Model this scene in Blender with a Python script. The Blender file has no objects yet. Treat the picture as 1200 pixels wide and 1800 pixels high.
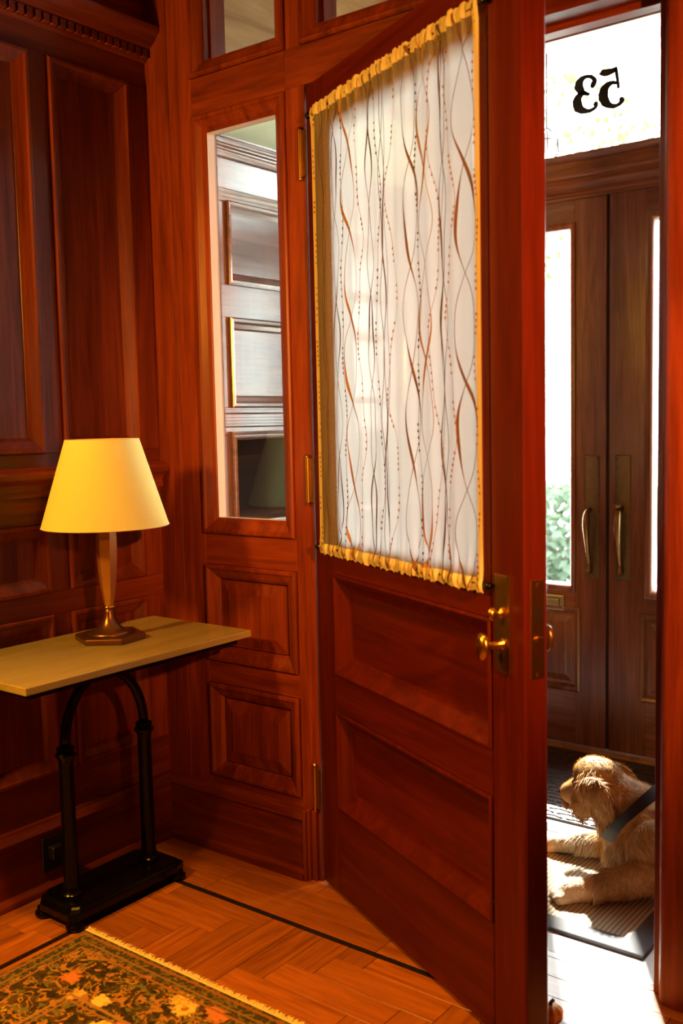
import bpy, bmesh, math, random
from mathutils import Vector, Matrix, noise

random.seed(7)
S = bpy.context.scene
COL = S.collection
PI = math.pi

# ------------------------------------------------------------------ camera
YAW, PITCH, ROLL, FPX = 0.65526, -0.08984, -0.02122, 1767.86
CAM = Vector((2.298, -2.088, 1.27))
fwd = Vector((-math.sin(YAW) * math.cos(PITCH), math.cos(YAW) * math.cos(PITCH), math.sin(PITCH)))
rgt = Vector((math.cos(YAW), math.sin(YAW), 0))
up = rgt.cross(fwd)
r2 = rgt * math.cos(ROLL) + up * math.sin(ROLL)
u2 = up * math.cos(ROLL) - rgt * math.sin(ROLL)
cd = bpy.data.cameras.new('camera')
cam = bpy.data.objects.new('camera', cd)
COL.objects.link(cam)
m = Matrix((r2, u2, -fwd)).transposed().to_4x4()
m.translation = CAM
cam.matrix_world = m
cd.sensor_fit = 'VERTICAL'
cd.sensor_height = 36.0
cd.sensor_width = 24.0
cd.lens = FPX / 1800.0 * 36.0
cd.clip_start = 0.02
cd.dof.use_dof = True
cd.dof.focus_distance = 2.85
cd.dof.aperture_fstop = 3.2
S.camera = cam

# ------------------------------------------------------------------ world, sun, lights, exposure
W = bpy.data.worlds.new('world')
S.world = W
W.use_nodes = True
nt = W.node_tree
nt.nodes.clear()
wo = nt.nodes.new('ShaderNodeOutputWorld')
bg = nt.nodes.new('ShaderNodeBackground')
bg.inputs[0].default_value = (0.97, 0.98, 1.0, 1)
bg.inputs[1].default_value = 24.0
nt.links.new(bg.outputs[0], wo.inputs[0])


def light(name, kind, loc, energy, color, size=0.3, target=None, sy=None):
    d = bpy.data.lights.new(name, kind)
    d.energy = energy
    d.color = color
    o = bpy.data.objects.new(name, d)
    COL.objects.link(o)
    o.location = loc
    if kind == 'AREA':
        d.size = size
        if sy:
            d.shape = 'RECTANGLE'
            d.size_y = sy
        else:
            d.shape = 'DISK'
    elif kind == 'POINT':
        d.shadow_soft_size = size
    if target is not None:
        o.rotation_euler = (Vector(target) - Vector(loc)).to_track_quat('-Z', 'Y').to_euler()
    return o


SUN_DIR = Vector((0.665, -1.13, -1.20))
sun = light('sun', 'SUN', (0, 4, 4), 34.0, (1.0, 0.95, 0.86), target=None)
sun.rotation_euler = SUN_DIR.to_track_quat('-Z', 'Y').to_euler()
sun.data.angle = math.radians(0.9)
WARM = (1.0, 0.36, 0.06)
hs_ = light('warm_hall_spot', 'SPOT', (3.02, -1.60, 1.72), 690.0, WARM, target=(1.50, -.05, 1.36))
hs_.data.spot_size = math.radians(53)
hs_.data.spot_blend = 0.9
hs_.data.shadow_soft_size = 0.04
ds_ = light('ceiling_downlight', 'SPOT', (1.22, -1.45, 2.9), 350.0, (1.0, 0.39, 0.035), target=(1.02, -1.08, 0))
ds_.data.spot_size = math.radians(54)
ds_.data.spot_blend = 0.75
ds_.data.shadow_soft_size = 0.06
light('warm_room_light', 'POINT', (0.14, -1.95, 1.85), 180.0, (1.0, 0.47, 0.05), 0.10)
po = light('entrance_portal', 'AREA', (0.83, 1.62, 1.5), 1.0, (1, 1, 1), 2.2, target=(0.83, 0.0, 1.5), sy=3.0)
po.data.cycles.is_portal = True

S.view_settings.view_transform = 'Standard'
S.view_settings.look = 'None'
S.view_settings.exposure = 0.0
S.view_settings.gamma = 1.0
S.view_settings.use_curve_mapping = False

# ------------------------------------------------------------------ materials
MATS = {}


def newmat(name):
    mt = bpy.data.materials.new(name)
    mt.use_nodes = True
    n = mt.node_tree
    n.nodes.clear()
    out = n.nodes.new('ShaderNodeOutputMaterial')
    MATS[name] = mt
    return mt, n, out


def P(n, **kw):
    b = n.nodes.new('ShaderNodeBsdfPrincipled')
    for k, v in kw.items():
        b.inputs[k.replace('_', ' ')].default_value = v
    return b


def plain(name, col, rough=0.5, metal=0.0, spec=0.5, bump=0.0, bscale=60, var=0.0, coat=0.0):
    mt, n, out = newmat(name)
    b = P(n, Base_Color=(*col, 1), Roughness=rough, Metallic=metal)
    b.inputs['Specular IOR Level'].default_value = spec
    b.inputs['Coat Weight'].default_value = coat
    b.inputs['Coat Roughness'].default_value = 0.12
    n.links.new(b.outputs[0], out.inputs[0])
    tc = n.nodes.new('ShaderNodeTexCoord')
    nz = n.nodes.new('ShaderNodeTexNoise')
    nz.inputs['Scale'].default_value = bscale
    nz.inputs['Detail'].default_value = 4
    n.links.new(tc.outputs['Object'], nz.inputs[0])
    if var > 0:
        mx = n.nodes.new('ShaderNodeMix')
        mx.data_type = 'RGBA'
        mx.inputs[6].default_value = (*[c * (1 - var) for c in col], 1)
        mx.inputs[7].default_value = (*[min(1, c * (1 + var)) for c in col], 1)
        n.links.new(nz.outputs[0], mx.inputs[0])
        n.links.new(mx.outputs[2], b.inputs['Base Color'])
    if bump > 0:
        bp = n.nodes.new('ShaderNodeBump')
        bp.inputs['Strength'].default_value = bump
        bp.inputs['Distance'].default_value = 0.002
        n.links.new(nz.outputs[0], bp.inputs['Height'])
        n.links.new(bp.outputs[0], b.inputs['Normal'])
    return mt


def wood(name, axis, dark, mid, lite, rough=0.32, coat=0.25, across=26.0, along=1.6, rnd=0.25, tex='Object', spec=0.5):
    """procedural grain running along the given axis"""
    mt, n, out = newmat(name)
    b = P(n, Roughness=rough)
    b.inputs['Specular IOR Level'].default_value = spec
    b.inputs['Coat Weight'].default_value = coat
    b.inputs['Coat Roughness'].default_value = 0.18
    n.links.new(b.outputs[0], out.inputs[0])
    tc = n.nodes.new('ShaderNodeTexCoord')
    oi = n.nodes.new('ShaderNodeObjectInfo')
    mp = n.nodes.new('ShaderNodeMapping')
    sc = [across] * 3
    sc['xyz'.index(axis)] = along
    mp.inputs['Scale'].default_value = sc
    n.links.new(tc.outputs[tex], mp.inputs[0])
    add = n.nodes.new('ShaderNodeVectorMath')
    add.operation = 'MULTIPLY_ADD'
    add.inputs[1].default_value = (37, 53, 71)
    n.links.new(oi.outputs['Random'], add.inputs[0])
    n.links.new(mp.outputs[0], add.inputs[2])
    n1 = n.nodes.new('ShaderNodeTexNoise')
    n1.inputs['Scale'].default_value = 1.0
    n1.inputs['Detail'].default_value = 6
    n1.inputs['Roughness'].default_value = 0.62
    n1.inputs['Distortion'].default_value = 0.7
    n.links.new(add.outputs[0], n1.inputs[0])
    n2 = n.nodes.new('ShaderNodeTexNoise')
    n2.inputs['Scale'].default_value = 5.0
    n2.inputs['Detail'].default_value = 3
    n.links.new(add.outputs[0], n2.inputs[0])
    mixn = n.nodes.new('ShaderNodeMath')
    mixn.operation = 'MULTIPLY_ADD'
    mixn.inputs[1].default_value = 0.35
    n.links.new(n2.outputs[0], mixn.inputs[0])
    n.links.new(n1.outputs[0], mixn.inputs[2])
    cr = n.nodes.new('ShaderNodeValToRGB')
    cr.color_ramp.elements[0].position = 0.42
    cr.color_ramp.elements[0].color = (*dark, 1)
    cr.color_ramp.elements[1].position = 0.92
    cr.color_ramp.elements[1].color = (*lite, 1)
    e = cr.color_ramp.elements.new(0.66)
    e.color = (*mid, 1)
    n.links.new(mixn.outputs[0], cr.inputs[0])
    hs = n.nodes.new('ShaderNodeHueSaturation')
    mr = n.nodes.new('ShaderNodeMapRange')
    mr.inputs[3].default_value = 1 - rnd
    mr.inputs[4].default_value = 1 + rnd
    n.links.new(oi.outputs['Random'], mr.inputs[0])
    n.links.new(mr.outputs[0], hs.inputs['Value'])
    n.links.new(cr.outputs[0], hs.inputs['Color'])
    n.links.new(hs.outputs[0], b.inputs['Base Color'])
    bp = n.nodes.new('ShaderNodeBump')
    bp.inputs['Strength'].default_value = 0.12
    bp.inputs['Distance'].default_value = 0.001
    n.links.new(mixn.outputs[0], bp.inputs['Height'])
    n.links.new(bp.outputs[0], b.inputs['Normal'])
    return mt


MD, MM, ML = (0.064, 0.0085, 0.0025), (0.130, 0.020, 0.0055), (0.215, 0.038, 0.010)
for ax in 'xyz':
    wood('mahogany_' + ax, ax, MD, MM, ML, rough=0.36, coat=0.05, rnd=0.10, spec=0.25)
    wood('door_wood_' + ax, ax, (0.042, 0.0036, 0.0013), (0.066, 0.0058, 0.0019), (0.095, 0.0095, 0.003), rough=0.36, coat=0.03, rnd=0.08, spec=0.2)
    wood('brown_wood_' + ax, ax, (0.105, 0.034, 0.016), (0.20, 0.072, 0.036), (0.30, 0.118, 0.062), rough=0.24, coat=0.12, rnd=0.10, spec=0.70)
wood('oak_x', 'x', (0.165, 0.043, 0.006), (0.30, 0.090, 0.012), (0.43, 0.14, 0.02), rough=0.30, coat=0.12, across=42, along=3.0, rnd=0.22)
wood('oak_y', 'y', (0.165, 0.043, 0.006), (0.30, 0.090, 0.012), (0.43, 0.14, 0.02), rough=0.30, coat=0.12, across=42, along=3.0, rnd=0.22)
wood('tabletop_wood', 'y', (0.23, 0.18, 0.062), (0.31, 0.245, 0.085), (0.37, 0.30, 0.11), rough=0.28, coat=0.4, across=14, along=2.0, rnd=0.0)
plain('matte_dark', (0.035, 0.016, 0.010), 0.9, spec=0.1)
wood('lit_tan_wood', 'y', (0.20, 0.10, 0.035), (0.34, 0.18, 0.07), (0.46, 0.27, 0.11), rough=0.4, coat=0.0, across=10, along=1.2, rnd=0.05, spec=0.2)  # paler than the brown vestibule wood, with light put into the colour
plain('gap_dark', (0.03, 0.01, 0.004), 0.7)
plain('ebony', (0.012, 0.008, 0.006), 0.35)
plain('black_iron', (0.0015, 0.0013, 0.0012), 0.22, spec=0.25)
plain('brass', (0.62, 0.36, 0.07), 0.24, metal=1.0, var=0.15, bscale=30)
plain('old_brass', (0.30, 0.19, 0.075), 0.36, metal=1.0, var=0.25, bscale=40)
plain('dull_bronze', (0.20, 0.15, 0.085), 0.45, metal=0.85, var=0.25, bscale=50)
plain('bronze', (0.55, 0.26, 0.075), 0.33, metal=0.75, var=0.2, bscale=25)
plain('dark_bronze', (0.20, 0.09, 0.035), 0.30, metal=0.85, var=0.25, bscale=25)
plain('pewter', (0.35, 0.34, 0.27), 0.4, metal=0.8, var=0.2)
plain('pale_plaster', (0.60, 0.62, 0.36), 0.75, bump=0.15, bscale=80)
plain('white_paint', (0.80, 0.79, 0.76), 0.5)
plain('pink_paint', (0.30, 0.215, 0.19), 0.6)
plain('stone_floor', (0.74, 0.72, 0.69), 0.45, var=0.06, bscale=9)
plain('grey_border', (0.12, 0.112, 0.12), 0.85, bump=0.4, bscale=400)
plain('dark_rubber', (0.045, 0.028, 0.024), 0.42, bump=0.3, bscale=120)
plain('digit_black', (0.010, 0.011, 0.010), 0.5)
plain('black_plastic', (0.008, 0.007, 0.007), 0.4)
plain('orange_toy', (0.85, 0.32, 0.04), 0.5, bump=0.1)
plain('collar_nylon', (0.012, 0.014, 0.020), 0.45, bump=0.3, bscale=500)
plain('nose_black', (0.012, 0.010, 0.010), 0.3)
plain('fringe_cotton', (0.82, 0.62, 0.30), 0.9)
plain('thread_brown', (0.11, 0.045, 0.02), 0.7)
plain('thread_dark', (0.07, 0.035, 0.022), 0.7)
plain('thread_ochre', (0.27, 0.13, 0.03), 0.7)
plain('thread_tan', (0.26, 0.12, 0.05), 0.7)
plain('bark', (0.10, 0.07, 0.05), 0.9, bump=0.5)
plain('gravel_ground', (0.55, 0.54, 0.50), 0.9, var=0.15, bscale=4)
plain('daylit_peach', (0.62, 0.46, 0.33), 0.5)  # sidelight reveal, lightened so its colour carries the daylight on it
plain('gap_white', (0.7, 0.66, 0.6), 0.5)
plain('claw', (0.05, 0.035, 0.03), 0.4)


def leafmat(name, col):
    mt, n, out = newmat(name)
    d = n.nodes.new('ShaderNodeBsdfDiffuse')
    t = n.nodes.new('ShaderNodeBsdfTranslucent')
    d.inputs[0].default_value = (*col, 1)
    t.inputs[0].default_value = (col[0] * 1.4, col[1] * 1.3, col[2], 1)
    mx = n.nodes.new('ShaderNodeMixShader')
    mx.inputs[0].default_value = 0.4
    n.links.new(d.outputs[0], mx.inputs[1])
    n.links.new(t.outputs[0], mx.inputs[2])
    n.links.new(mx.outputs[0], out.inputs[0])


leafmat('leaf_light', (0.055, 0.085, 0.035))
leafmat('leaf_mid', (0.07, 0.11, 0.06))
leafmat('leaf_grey', (0.085, 0.125, 0.095))


def fabric(name, col, transp, transl, scale=900):
    mt, n, out = newmat(name)
    d = n.nodes.new('ShaderNodeBsdfDiffuse')
    t = n.nodes.new('ShaderNodeBsdfTranslucent')
    tr = n.nodes.new('ShaderNodeBsdfTransparent')
    d.inputs[0].default_value = (*col, 1)
    t.inputs[0].default_value = (*col, 1)
    mx = n.nodes.new('ShaderNodeMixShader')
    mx.inputs[0].default_value = transl
    n.links.new(d.outputs[0], mx.inputs[1])
    n.links.new(t.outputs[0], mx.inputs[2])
    m2 = n.nodes.new('ShaderNodeMixShader')
    m2.inputs[0].default_value = transp
    n.links.new(mx.outputs[0], m2.inputs[1])
    n.links.new(tr.outputs[0], m2.inputs[2])
    n.links.new(m2.outputs[0], out.inputs[0])
    return mt


fabric('sheer_cloth', (0.84, 0.83, 0.81), 0.22, 0.86)
fabric('hem_cloth', (0.92, 0.80, 0.48), 0.04, 0.45)
fabric('shade_cloth', (0.90, 0.88, 0.36), 0.0, 0.30)


def glassmat(name, tint=(0.97, 1.0, 0.98), ior=1.5):
    mt, n, out = newmat(name)
    tr = n.nodes.new('ShaderNodeBsdfTransparent')
    tr.inputs[0].default_value = (*tint, 1)
    gl = n.nodes.new('ShaderNodeBsdfGlossy')
    gl.inputs['Roughness'].default_value = 0.0
    lw = n.nodes.new('ShaderNodeLayerWeight')
    lw.inputs[0].default_value = 0.5
    pw = n.nodes.new('ShaderNodeMath')
    pw.operation = 'POWER'
    pw.inputs[1].default_value = 5.0
    fr = n.nodes.new('ShaderNodeMath')
    fr.operation = 'MULTIPLY_ADD'
    fr.inputs[1].default_value = 0.955
    fr.inputs[2].default_value = 0.045
    n.links.new(lw.outputs['Facing'], pw.inputs[0])
    n.links.new(pw.outputs[0], fr.inputs[0])
    mx = n.nodes.new('ShaderNodeMixShader')
    n.links.new(fr.outputs[0], mx.inputs[0])
    n.links.new(tr.outputs[0], mx.inputs[1])
    n.links.new(gl.outputs[0], mx.inputs[2])
    n.links.new(mx.outputs[0], out.inputs[0])


glassmat('glass')


def sisal():
    mt, n, out = newmat('sisal')
    b = P(n, Roughness=0.9)
    n.links.new(b.outputs[0], out.inputs[0])
    tc = n.nodes.new('ShaderNodeTexCoord')
    wv = n.nodes.new('ShaderNodeTexWave')
    wv.bands_direction = 'X'
    wv.inputs['Scale'].default_value = 26
    wv.inputs['Distortion'].default_value = 0.4
    n.links.new(tc.outputs['Object'], wv.inputs[0])
    cr = n.nodes.new('ShaderNodeValToRGB')
    cr.color_ramp.elements[0].color = (0.28, 0.20, 0.11, 1)
    cr.color_ramp.elements[1].color = (0.62, 0.52, 0.36, 1)
    cr.color_ramp.elements[1].position = 0.45
    n.links.new(wv.outputs[0], cr.inputs[0])
    n.links.new(cr.outputs[0], b.inputs['Base Color'])
    bp = n.nodes.new('ShaderNodeBump')
    bp.inputs['Strength'].default_value = 0.5
    bp.inputs['Distance'].default_value = 0.003
    n.links.new(wv.outputs[0], bp.inputs['Height'])
    n.links.new(bp.outputs[0], b.inputs['Normal'])


sisal()


def fur():
    mt, n, out = newmat('golden_fur')
    b = P(n, Roughness=0.6)
    b.inputs['Specular IOR Level'].default_value = 0.25
    n.links.new(b.outputs[0], out.inputs[0])
    at = n.nodes.new('ShaderNodeAttribute')
    at.attribute_name = 'tint'
    tc = n.nodes.new('ShaderNodeTexCoord')
    nz = n.nodes.new('ShaderNodeTexNoise')
    nz.inputs['Scale'].default_value = 35
    n.links.new(tc.outputs['Object'], nz.inputs[0])
    mx = n.nodes.new('ShaderNodeMix')
    mx.data_type = 'RGBA'
    mx.blend_type = 'MULTIPLY'
    mx.inputs[0].default_value = 0.5
    n.links.new(at.outputs['Color'], mx.inputs[6])
    cr = n.nodes.new('ShaderNodeValToRGB')
    cr.color_ramp.elements[0].color = (0.55, 0.50, 0.42, 1)
    cr.color_ramp.elements[1].color = (1.0, 1.0, 1.0, 1)
    cr.color_ramp.elements[0].position = 0.35
    cr.color_ramp.elements[1].position = 0.6
    n.links.new(nz.outputs[0], cr.inputs[0])
    n.links.new(cr.outputs[0], mx.inputs[7])
    n.links.new(mx.outputs[2], b.inputs['Base Color'])


fur()


def rugmat():
    """dark floral carpet: plain guard stripes at the rim, flowers and leaves inside, in rug-local metres"""
    mt, n, out = newmat('floral_rug')
    L = n.links.new
    b = P(n, Roughness=0.95)
    b.inputs['Specular IOR Level'].default_value = 0.1
    L(b.outputs[0], out.inputs[0])
    tc = n.nodes.new('ShaderNodeTexCoord')

    def noise_(scale, det=2, dist=0.0):
        z = n.nodes.new('ShaderNodeTexNoise')
        z.inputs['Scale'].default_value = scale
        z.inputs['Detail'].default_value = det
        z.inputs['Distortion'].default_value = dist
        L(tc.outputs['Object'], z.inputs[0])
        return z.outputs[0]

    def ramp(src, a, bb):
        r = n.nodes.new('ShaderNodeMapRange')
        r.clamp = True
        r.inputs[1].default_value = a
        r.inputs[2].default_value = bb
        L(src, r.inputs[0])
        return r.outputs[0]

    def mix(fac, a, bb):
        x = n.nodes.new('ShaderNodeMix')
        x.data_type = 'RGBA'
        L(fac, x.inputs[0])
        for s, v in ((6, a), (7, bb)):
            if isinstance(v, tuple):
                x.inputs[s].default_value = (*v, 1)
            else:
                L(v, x.inputs[s])
        return x.outputs[2]

    def vor(scale, rnd, feature='F1'):
        v = n.nodes.new('ShaderNodeTexVoronoi')
        v.inputs['Scale'].default_value = scale
        v.inputs['Randomness'].default_value = rnd
        v.feature = feature
        L(tc.outputs['Object'], v.inputs[0])
        return v

    def math_(op, a, bb):
        x = n.nodes.new('ShaderNodeMath')
        x.operation = op
        for s, v in ((0, a), (1, bb)):
            if isinstance(v, (int, float)):
                x.inputs[s].default_value = v
            else:
                L(v, x.inputs[s])
        return x.outputs[0]

    ground = mix(ramp(noise_(60, 3), .4, .65), (0.028, 0.022, 0.008), (0.10, 0.060, 0.018))
    # vines and leaves
    vn = noise_(20, 2, 1.9)
    leaf = math_('SUBTRACT', ramp(vn, .52, .56), ramp(vn, .60, .64))
    c = mix(leaf, ground, (0.42, 0.20, 0.045))
    vn2 = noise_(40, 2, 1.0)
    c = mix(math_('MULTIPLY', ramp(vn2, .58, .62), .9), c, (0.16, 0.15, 0.05))
    # small flowers
    v1 = vor(12.5, 1.0)
    petal = n.nodes.new('ShaderNodeTexNoise')
    petal.inputs['Scale'].default_value = 95
    L(tc.outputs['Object'], petal.inputs[0])
    d1 = math_('ADD', v1.outputs['Distance'], math_('MULTIPLY', petal.outputs[0], .5))
    pick = n.nodes.new('ShaderNodeSeparateColor')
    L(v1.outputs['Color'], pick.inputs[0])
    fl1 = math_('MULTIPLY', ramp(d1, .62, .52), ramp(pick.outputs[0], .35, .42))
    fcol = mix(ramp(pick.outputs[1], .45, .55), (0.62, 0.20, 0.06), (0.85, 0.60, 0.16))
    c = mix(fl1, c, fcol)
    c = mix(math_('MULTIPLY', ramp(v1.outputs['Distance'], .14, .10), ramp(pick.outputs[0], .35, .42)), c, (0.40, 0.16, 0.04))
    # large pale blooms
    v2 = vor(5.4, 1.0)
    d2 = math_('ADD', v2.outputs['Distance'], math_('MULTIPLY', petal.outputs[0], .35))
    fl2 = ramp(d2, .42, .36)
    inner = ramp(petal.outputs[0], .45, .55)
    c = mix(fl2, c, mix(inner, (0.62, 0.36, 0.07), (0.92, 0.70, 0.24)))
    # rim stripes: generated coordinates 0..1 over the 2.0 x 2.6 m rug, edge at x=0 and y=1
    sx = n.nodes.new('ShaderNodeSeparateXYZ')
    L(tc.outputs['Object'], sx.inputs[0])
    edge = math_('MINIMUM', sx.outputs[0], math_('MULTIPLY', sx.outputs[1], -1.0))
    rimn = math_('ADD', edge, math_('MULTIPLY', noise_(120, 1), .006))
    band = ramp(rimn, .058, .050)
    c = mix(band, c, mix(ramp(noise_(90, 3), .45, .6), (0.045, 0.042, 0.016), (0.19, 0.13, 0.04)))
    for a, w, col in ((.062, .005, (0.30, 0.13, 0.04)), (.040, .004, (0.24, 0.14, 0.04)), (.014, .005, (0.30, 0.11, 0.03)), (.205, .006, (0.36, 0.19, 0.06)), (.222, .004, (0.30, 0.15, 0.05))):
        s1 = ramp(rimn, a - .002, a)
        s2 = ramp(rimn, a + w, a + w + .002)
        c = mix(math_('SUBTRACT', s1, s2), c, col)
    L(c, b.inputs['Base Color'])
    bp = n.nodes.new('ShaderNodeBump')
    bp.inputs['Strength'].default_value = 0.6
    bp.inputs['Distance'].default_value = 0.003
    L(noise_(420, 2), bp.inputs['Height'])
    L(bp.outputs[0], b.inputs['Normal'])


rugmat()


# ------------------------------------------------------------------ mesh helpers
class MB:
    def __init__(self):
        self.v, self.f = [], []

    def add(self, verts, faces):
        o = len(self.v)
        self.v += [tuple(p) for p in verts]
        self.f += [tuple(i + o for i in f) for f in faces]
        return self

    def box(self, x0, x1, y0, y1, z0, z1):
        return self.add([(x0, y0, z0), (x1, y0, z0), (x1, y1, z0), (x0, y1, z0), (x0, y0, z1), (x1, y0, z1), (x1, y1, z1), (x0, y1, z1)],
                        [(0, 3, 2, 1), (4, 5, 6, 7), (0, 1, 5, 4), (1, 2, 6, 5), (2, 3, 7, 6), (3, 0, 4, 7)])

    def lathe(self, prof, c=(0, 0, 0), n=24, phase=0.0, axis='z', sx=1.0, sy=1.0, cap=True):
        vs, fs = [], []
        for r, h in prof:
            for k in range(n):
                a = phase + 2 * PI * k / n
                q = (r * math.cos(a) * sx, r * math.sin(a) * sy, h)
                if axis == 'x':
                    q = (q[2], q[0], q[1])
                elif axis == 'y':
                    q = (q[0], q[2], q[1])
                vs.append((c[0] + q[0], c[1] + q[1], c[2] + q[2]))
        for i in range(len(prof) - 1):
            for k in range(n):
                a, b = i * n + k, i * n + (k + 1) % n
                fs.append((a, b, b + n, a + n))
        if cap:
            fs.append(tuple(reversed(range(n))))
            fs.append(tuple((len(prof) - 1) * n + k for k in range(n)))
        return self.add(vs, fs)

    def tube(self, pts, rad, n=10, closed=False, flat=1.0):
        pts = [Vector(p) for p in pts]
        if not hasattr(rad, '__len__'):
            rad = [rad] * len(pts)
        vs, fs = [], []
        prev = None
        for i, p in enumerate(pts):
            if closed:
                t = pts[(i + 1) % len(pts)] - pts[i - 1]
            else:
                t = pts[min(i + 1, len(pts) - 1)] - pts[max(i - 1, 0)]
            t.normalize()
            if prev is None:
                a = Vector((0, 0, 1)) if abs(t.z) < 0.9 else Vector((1, 0, 0))
                prev = a.cross(t).normalized()
            nrm = (prev - t * prev.dot(t)).normalized()
            prev = nrm
            bn = t.cross(nrm)
            for k in range(n):
                a = 2 * PI * k / n
                vs.append(p + nrm * math.cos(a) * rad[i] + bn * math.sin(a) * rad[i] * flat)
        m_ = len(pts)
        for i in range(m_ if closed else m_ - 1):
            for k in range(n):
                a, b = i * n + k, i * n + (k + 1) % n
                c, d = ((i + 1) % m_) * n + (k + 1) % n, ((i + 1) % m_) * n + k
                fs.append((a, b, c, d))
        if not closed:
            fs.append(tuple(reversed(range(n))))
            fs.append(tuple((m_ - 1) * n + k for k in range(n)))
        return self.add(vs, fs)

    def ring(self, mp, u0, u1, v0, v1, prof):
        """mitred moulding around a rectangle; prof = [(inset, height)]"""
        vs, fs = [], []
        for ins, w in prof:
            for u, v in ((u0 + ins, v0 + ins), (u1 - ins, v0 + ins), (u1 - ins, v1 - ins), (u0 + ins, v1 - ins)):
                vs.append(mp(u, v, w))
        for i in range(len(prof) - 1):
            for k in range(4):
                a, b = i * 4 + k, i * 4 + (k + 1) % 4
                fs.append((a, b, b + 4, a + 4))
        return self.add(vs, fs)

    def panel(self, mp, u0, u1, v0, v1, prof):
        """ring steps closed by a flat face (raised or flat field)"""
        self.ring(mp, u0, u1, v0, v1, prof)
        k = len(self.v) - 4
        self.f.append((k, k + 1, k + 2, k + 3))
        return self

    def slab(self, mp, u0, u1, v0, v1, w0, w1):
        vs = [mp(u, v, w) for w in (w0, w1) for u, v in ((u0, v0), (u1, v0), (u1, v1), (u0, v1))]
        return self.add(vs, [(0, 3, 2, 1), (4, 5, 6, 7), (0, 1, 5, 4), (1, 2, 6, 5), (2, 3, 7, 6), (3, 0, 4, 7)])

    def run(self, mp, u0, u1, prof):
        """profile (v, w) extruded along u, closed"""
        n = len(prof)
        vs = [mp(u0, v, w) for v, w in prof] + [mp(u1, v, w) for v, w in prof]
        fs = [(k, (k + 1) % n, (k + 1) % n + n, k + n) for k in range(n)]
        fs += [tuple(reversed(range(n))), tuple(range(n, 2 * n))]
        return self.add(vs, fs)

    def obj(self, name, mat, parent=None, smooth=False, bevel=0.0, seg=1, fix=True, origin=None):
        me = bpy.data.meshes.new(name)
        vs = self.v
        if origin is not None:
            vs = [(p[0] - origin[0], p[1] - origin[1], p[2] - origin[2]) for p in vs]
        me.from_pydata(vs, [], self.f)
        if fix:
            bm = bmesh.new()
            bm.from_mesh(me)
            bmesh.ops.recalc_face_normals(bm, faces=bm.faces)
            bm.to_mesh(me)
            bm.free()
        me.materials.append(MATS[mat])
        o = bpy.data.objects.new(name, me)
        COL.objects.link(o)
        if origin is not None:
            o.location = origin
        if parent is not None:
            o.parent = parent
        if smooth:
            for p in me.polygons:
                p.use_smooth = True
            if smooth == 'auto':
                me.set_sharp_from_angle(angle=math.radians(38))
        if bevel:
            b = o.modifiers.new('bevel', 'BEVEL')
            b.width = bevel
            b.segments = seg
            b.limit_method = 'ANGLE'
        return o


def tag(o, label, cat=None, group=None, kind=None):
    o['label'] = label
    if cat:
        o['category'] = cat
    if group:
        o['group'] = group
    if kind:
        o['kind'] = kind
    return o


def empty(name, loc=(0, 0, 0), rot=0.0):
    o = bpy.data.objects.new(name, None)
    COL.objects.link(o)
    o.empty_display_size = 0.05
    o.location = loc
    o.rotation_euler = (0, 0, rot)
    return o


OGEE = [(0, 0.0), (0, .007), (.004, .011), (.011, .011), (.016, .006), (.022, .003), (.034, -.003), (.042, -.010), (.044, -.013), (.046, -.013)]
SMALL_OGEE = [(0, 0.0), (0, .006), (.003, .009), (.008, .009), (.012, .004), (.022, -.002), (.028, -.009), (.030, -.010)]
RAISED = [(0, -.013), (.008, -.013), (.040, -.004), (.041, -.002), (.043, -.002)]


def panelling(root, mp, mats, cols, flat=True, prof=OGEE):
    """cols = [(u0,u1,v0,v1)]: a moulding ring and a field each"""
    mv = mats
    inset = prof[-1][0]
    for (u0, u1, v0, v1) in cols:
        MB().ring(mp, u0, u1, v0, v1, prof).obj('panel_moulding', mv, root)
        i = inset - .004
        b = MB()
        if flat:
            b.panel(mp, u0 + i, u1 - i, v0 + i, v1 - i, [(0, prof[-1][1] + .001), (.001, prof[-1][1] + .001)])
        else:
            b.panel(mp, u0 + i, u1 - i, v0 + i, v1 - i, RAISED)
        b.obj('panel', mv, root)


ZC = 2.95     # hall ceiling

# ------------------------------------------------------------------ hall: left wall
A = lambda u, v, w: (w, u, v)
wall_left = MB().box(-.14, -.0165, -3.5, 0.0, 0, ZC).obj('wall_left', 'mahogany_z')
tag(wall_left, 'dark red mahogany panelled wall behind the lamp table', 'wall', kind='structure')
stiles = [(-.071, 0.0)] + [(-.41 - .339 * k, -.349 - .339 * k) for k in range(9)]
panels = []
for k in range(9):
    u1 = stiles[k][0]
    u0 = stiles[k + 1][1]
    panels.append((u0, u1))
for (a, b) in stiles:
    for z0, z1 in ((.315, .758), (.82, 1.009), (1.20, 2.257)):
        MB().slab(A, a, b, z0, z1, -.017, 0).obj('stile', 'mahogany_z', wall_left, bevel=.0012)
for z0, z1 in ((.17, .315), (.758, .82), (1.009, 1.20), (2.257, 2.345), (2.36, ZC)):
    MB().slab(A, -3.46, 0.0, z0, z1, -.017, 0).obj('rail', 'mahogany_y', wall_left, bevel=.0012)
for (u0, u1) in panels:
    panelling(wall_left, A, 'mahogany_z', [(u0, u1, 1.20, 2.257), (u0, u1, .82, 1.009), (u0, u1, .315, .758)])
# chair rail
MB().run(A, -3.46, -.001, [(1.082, 0), (1.084, .012), (1.094, .016), (1.102, .012), (1.108, .012), (1.122, .020), (1.130, .034), (1.136, .042), (1.146, .046), (1.154, .042), (1.158, .030), (1.163, .012), (1.164, 0)]).obj('chair_rail', 'mahogany_y', wall_left, smooth='auto')
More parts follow.
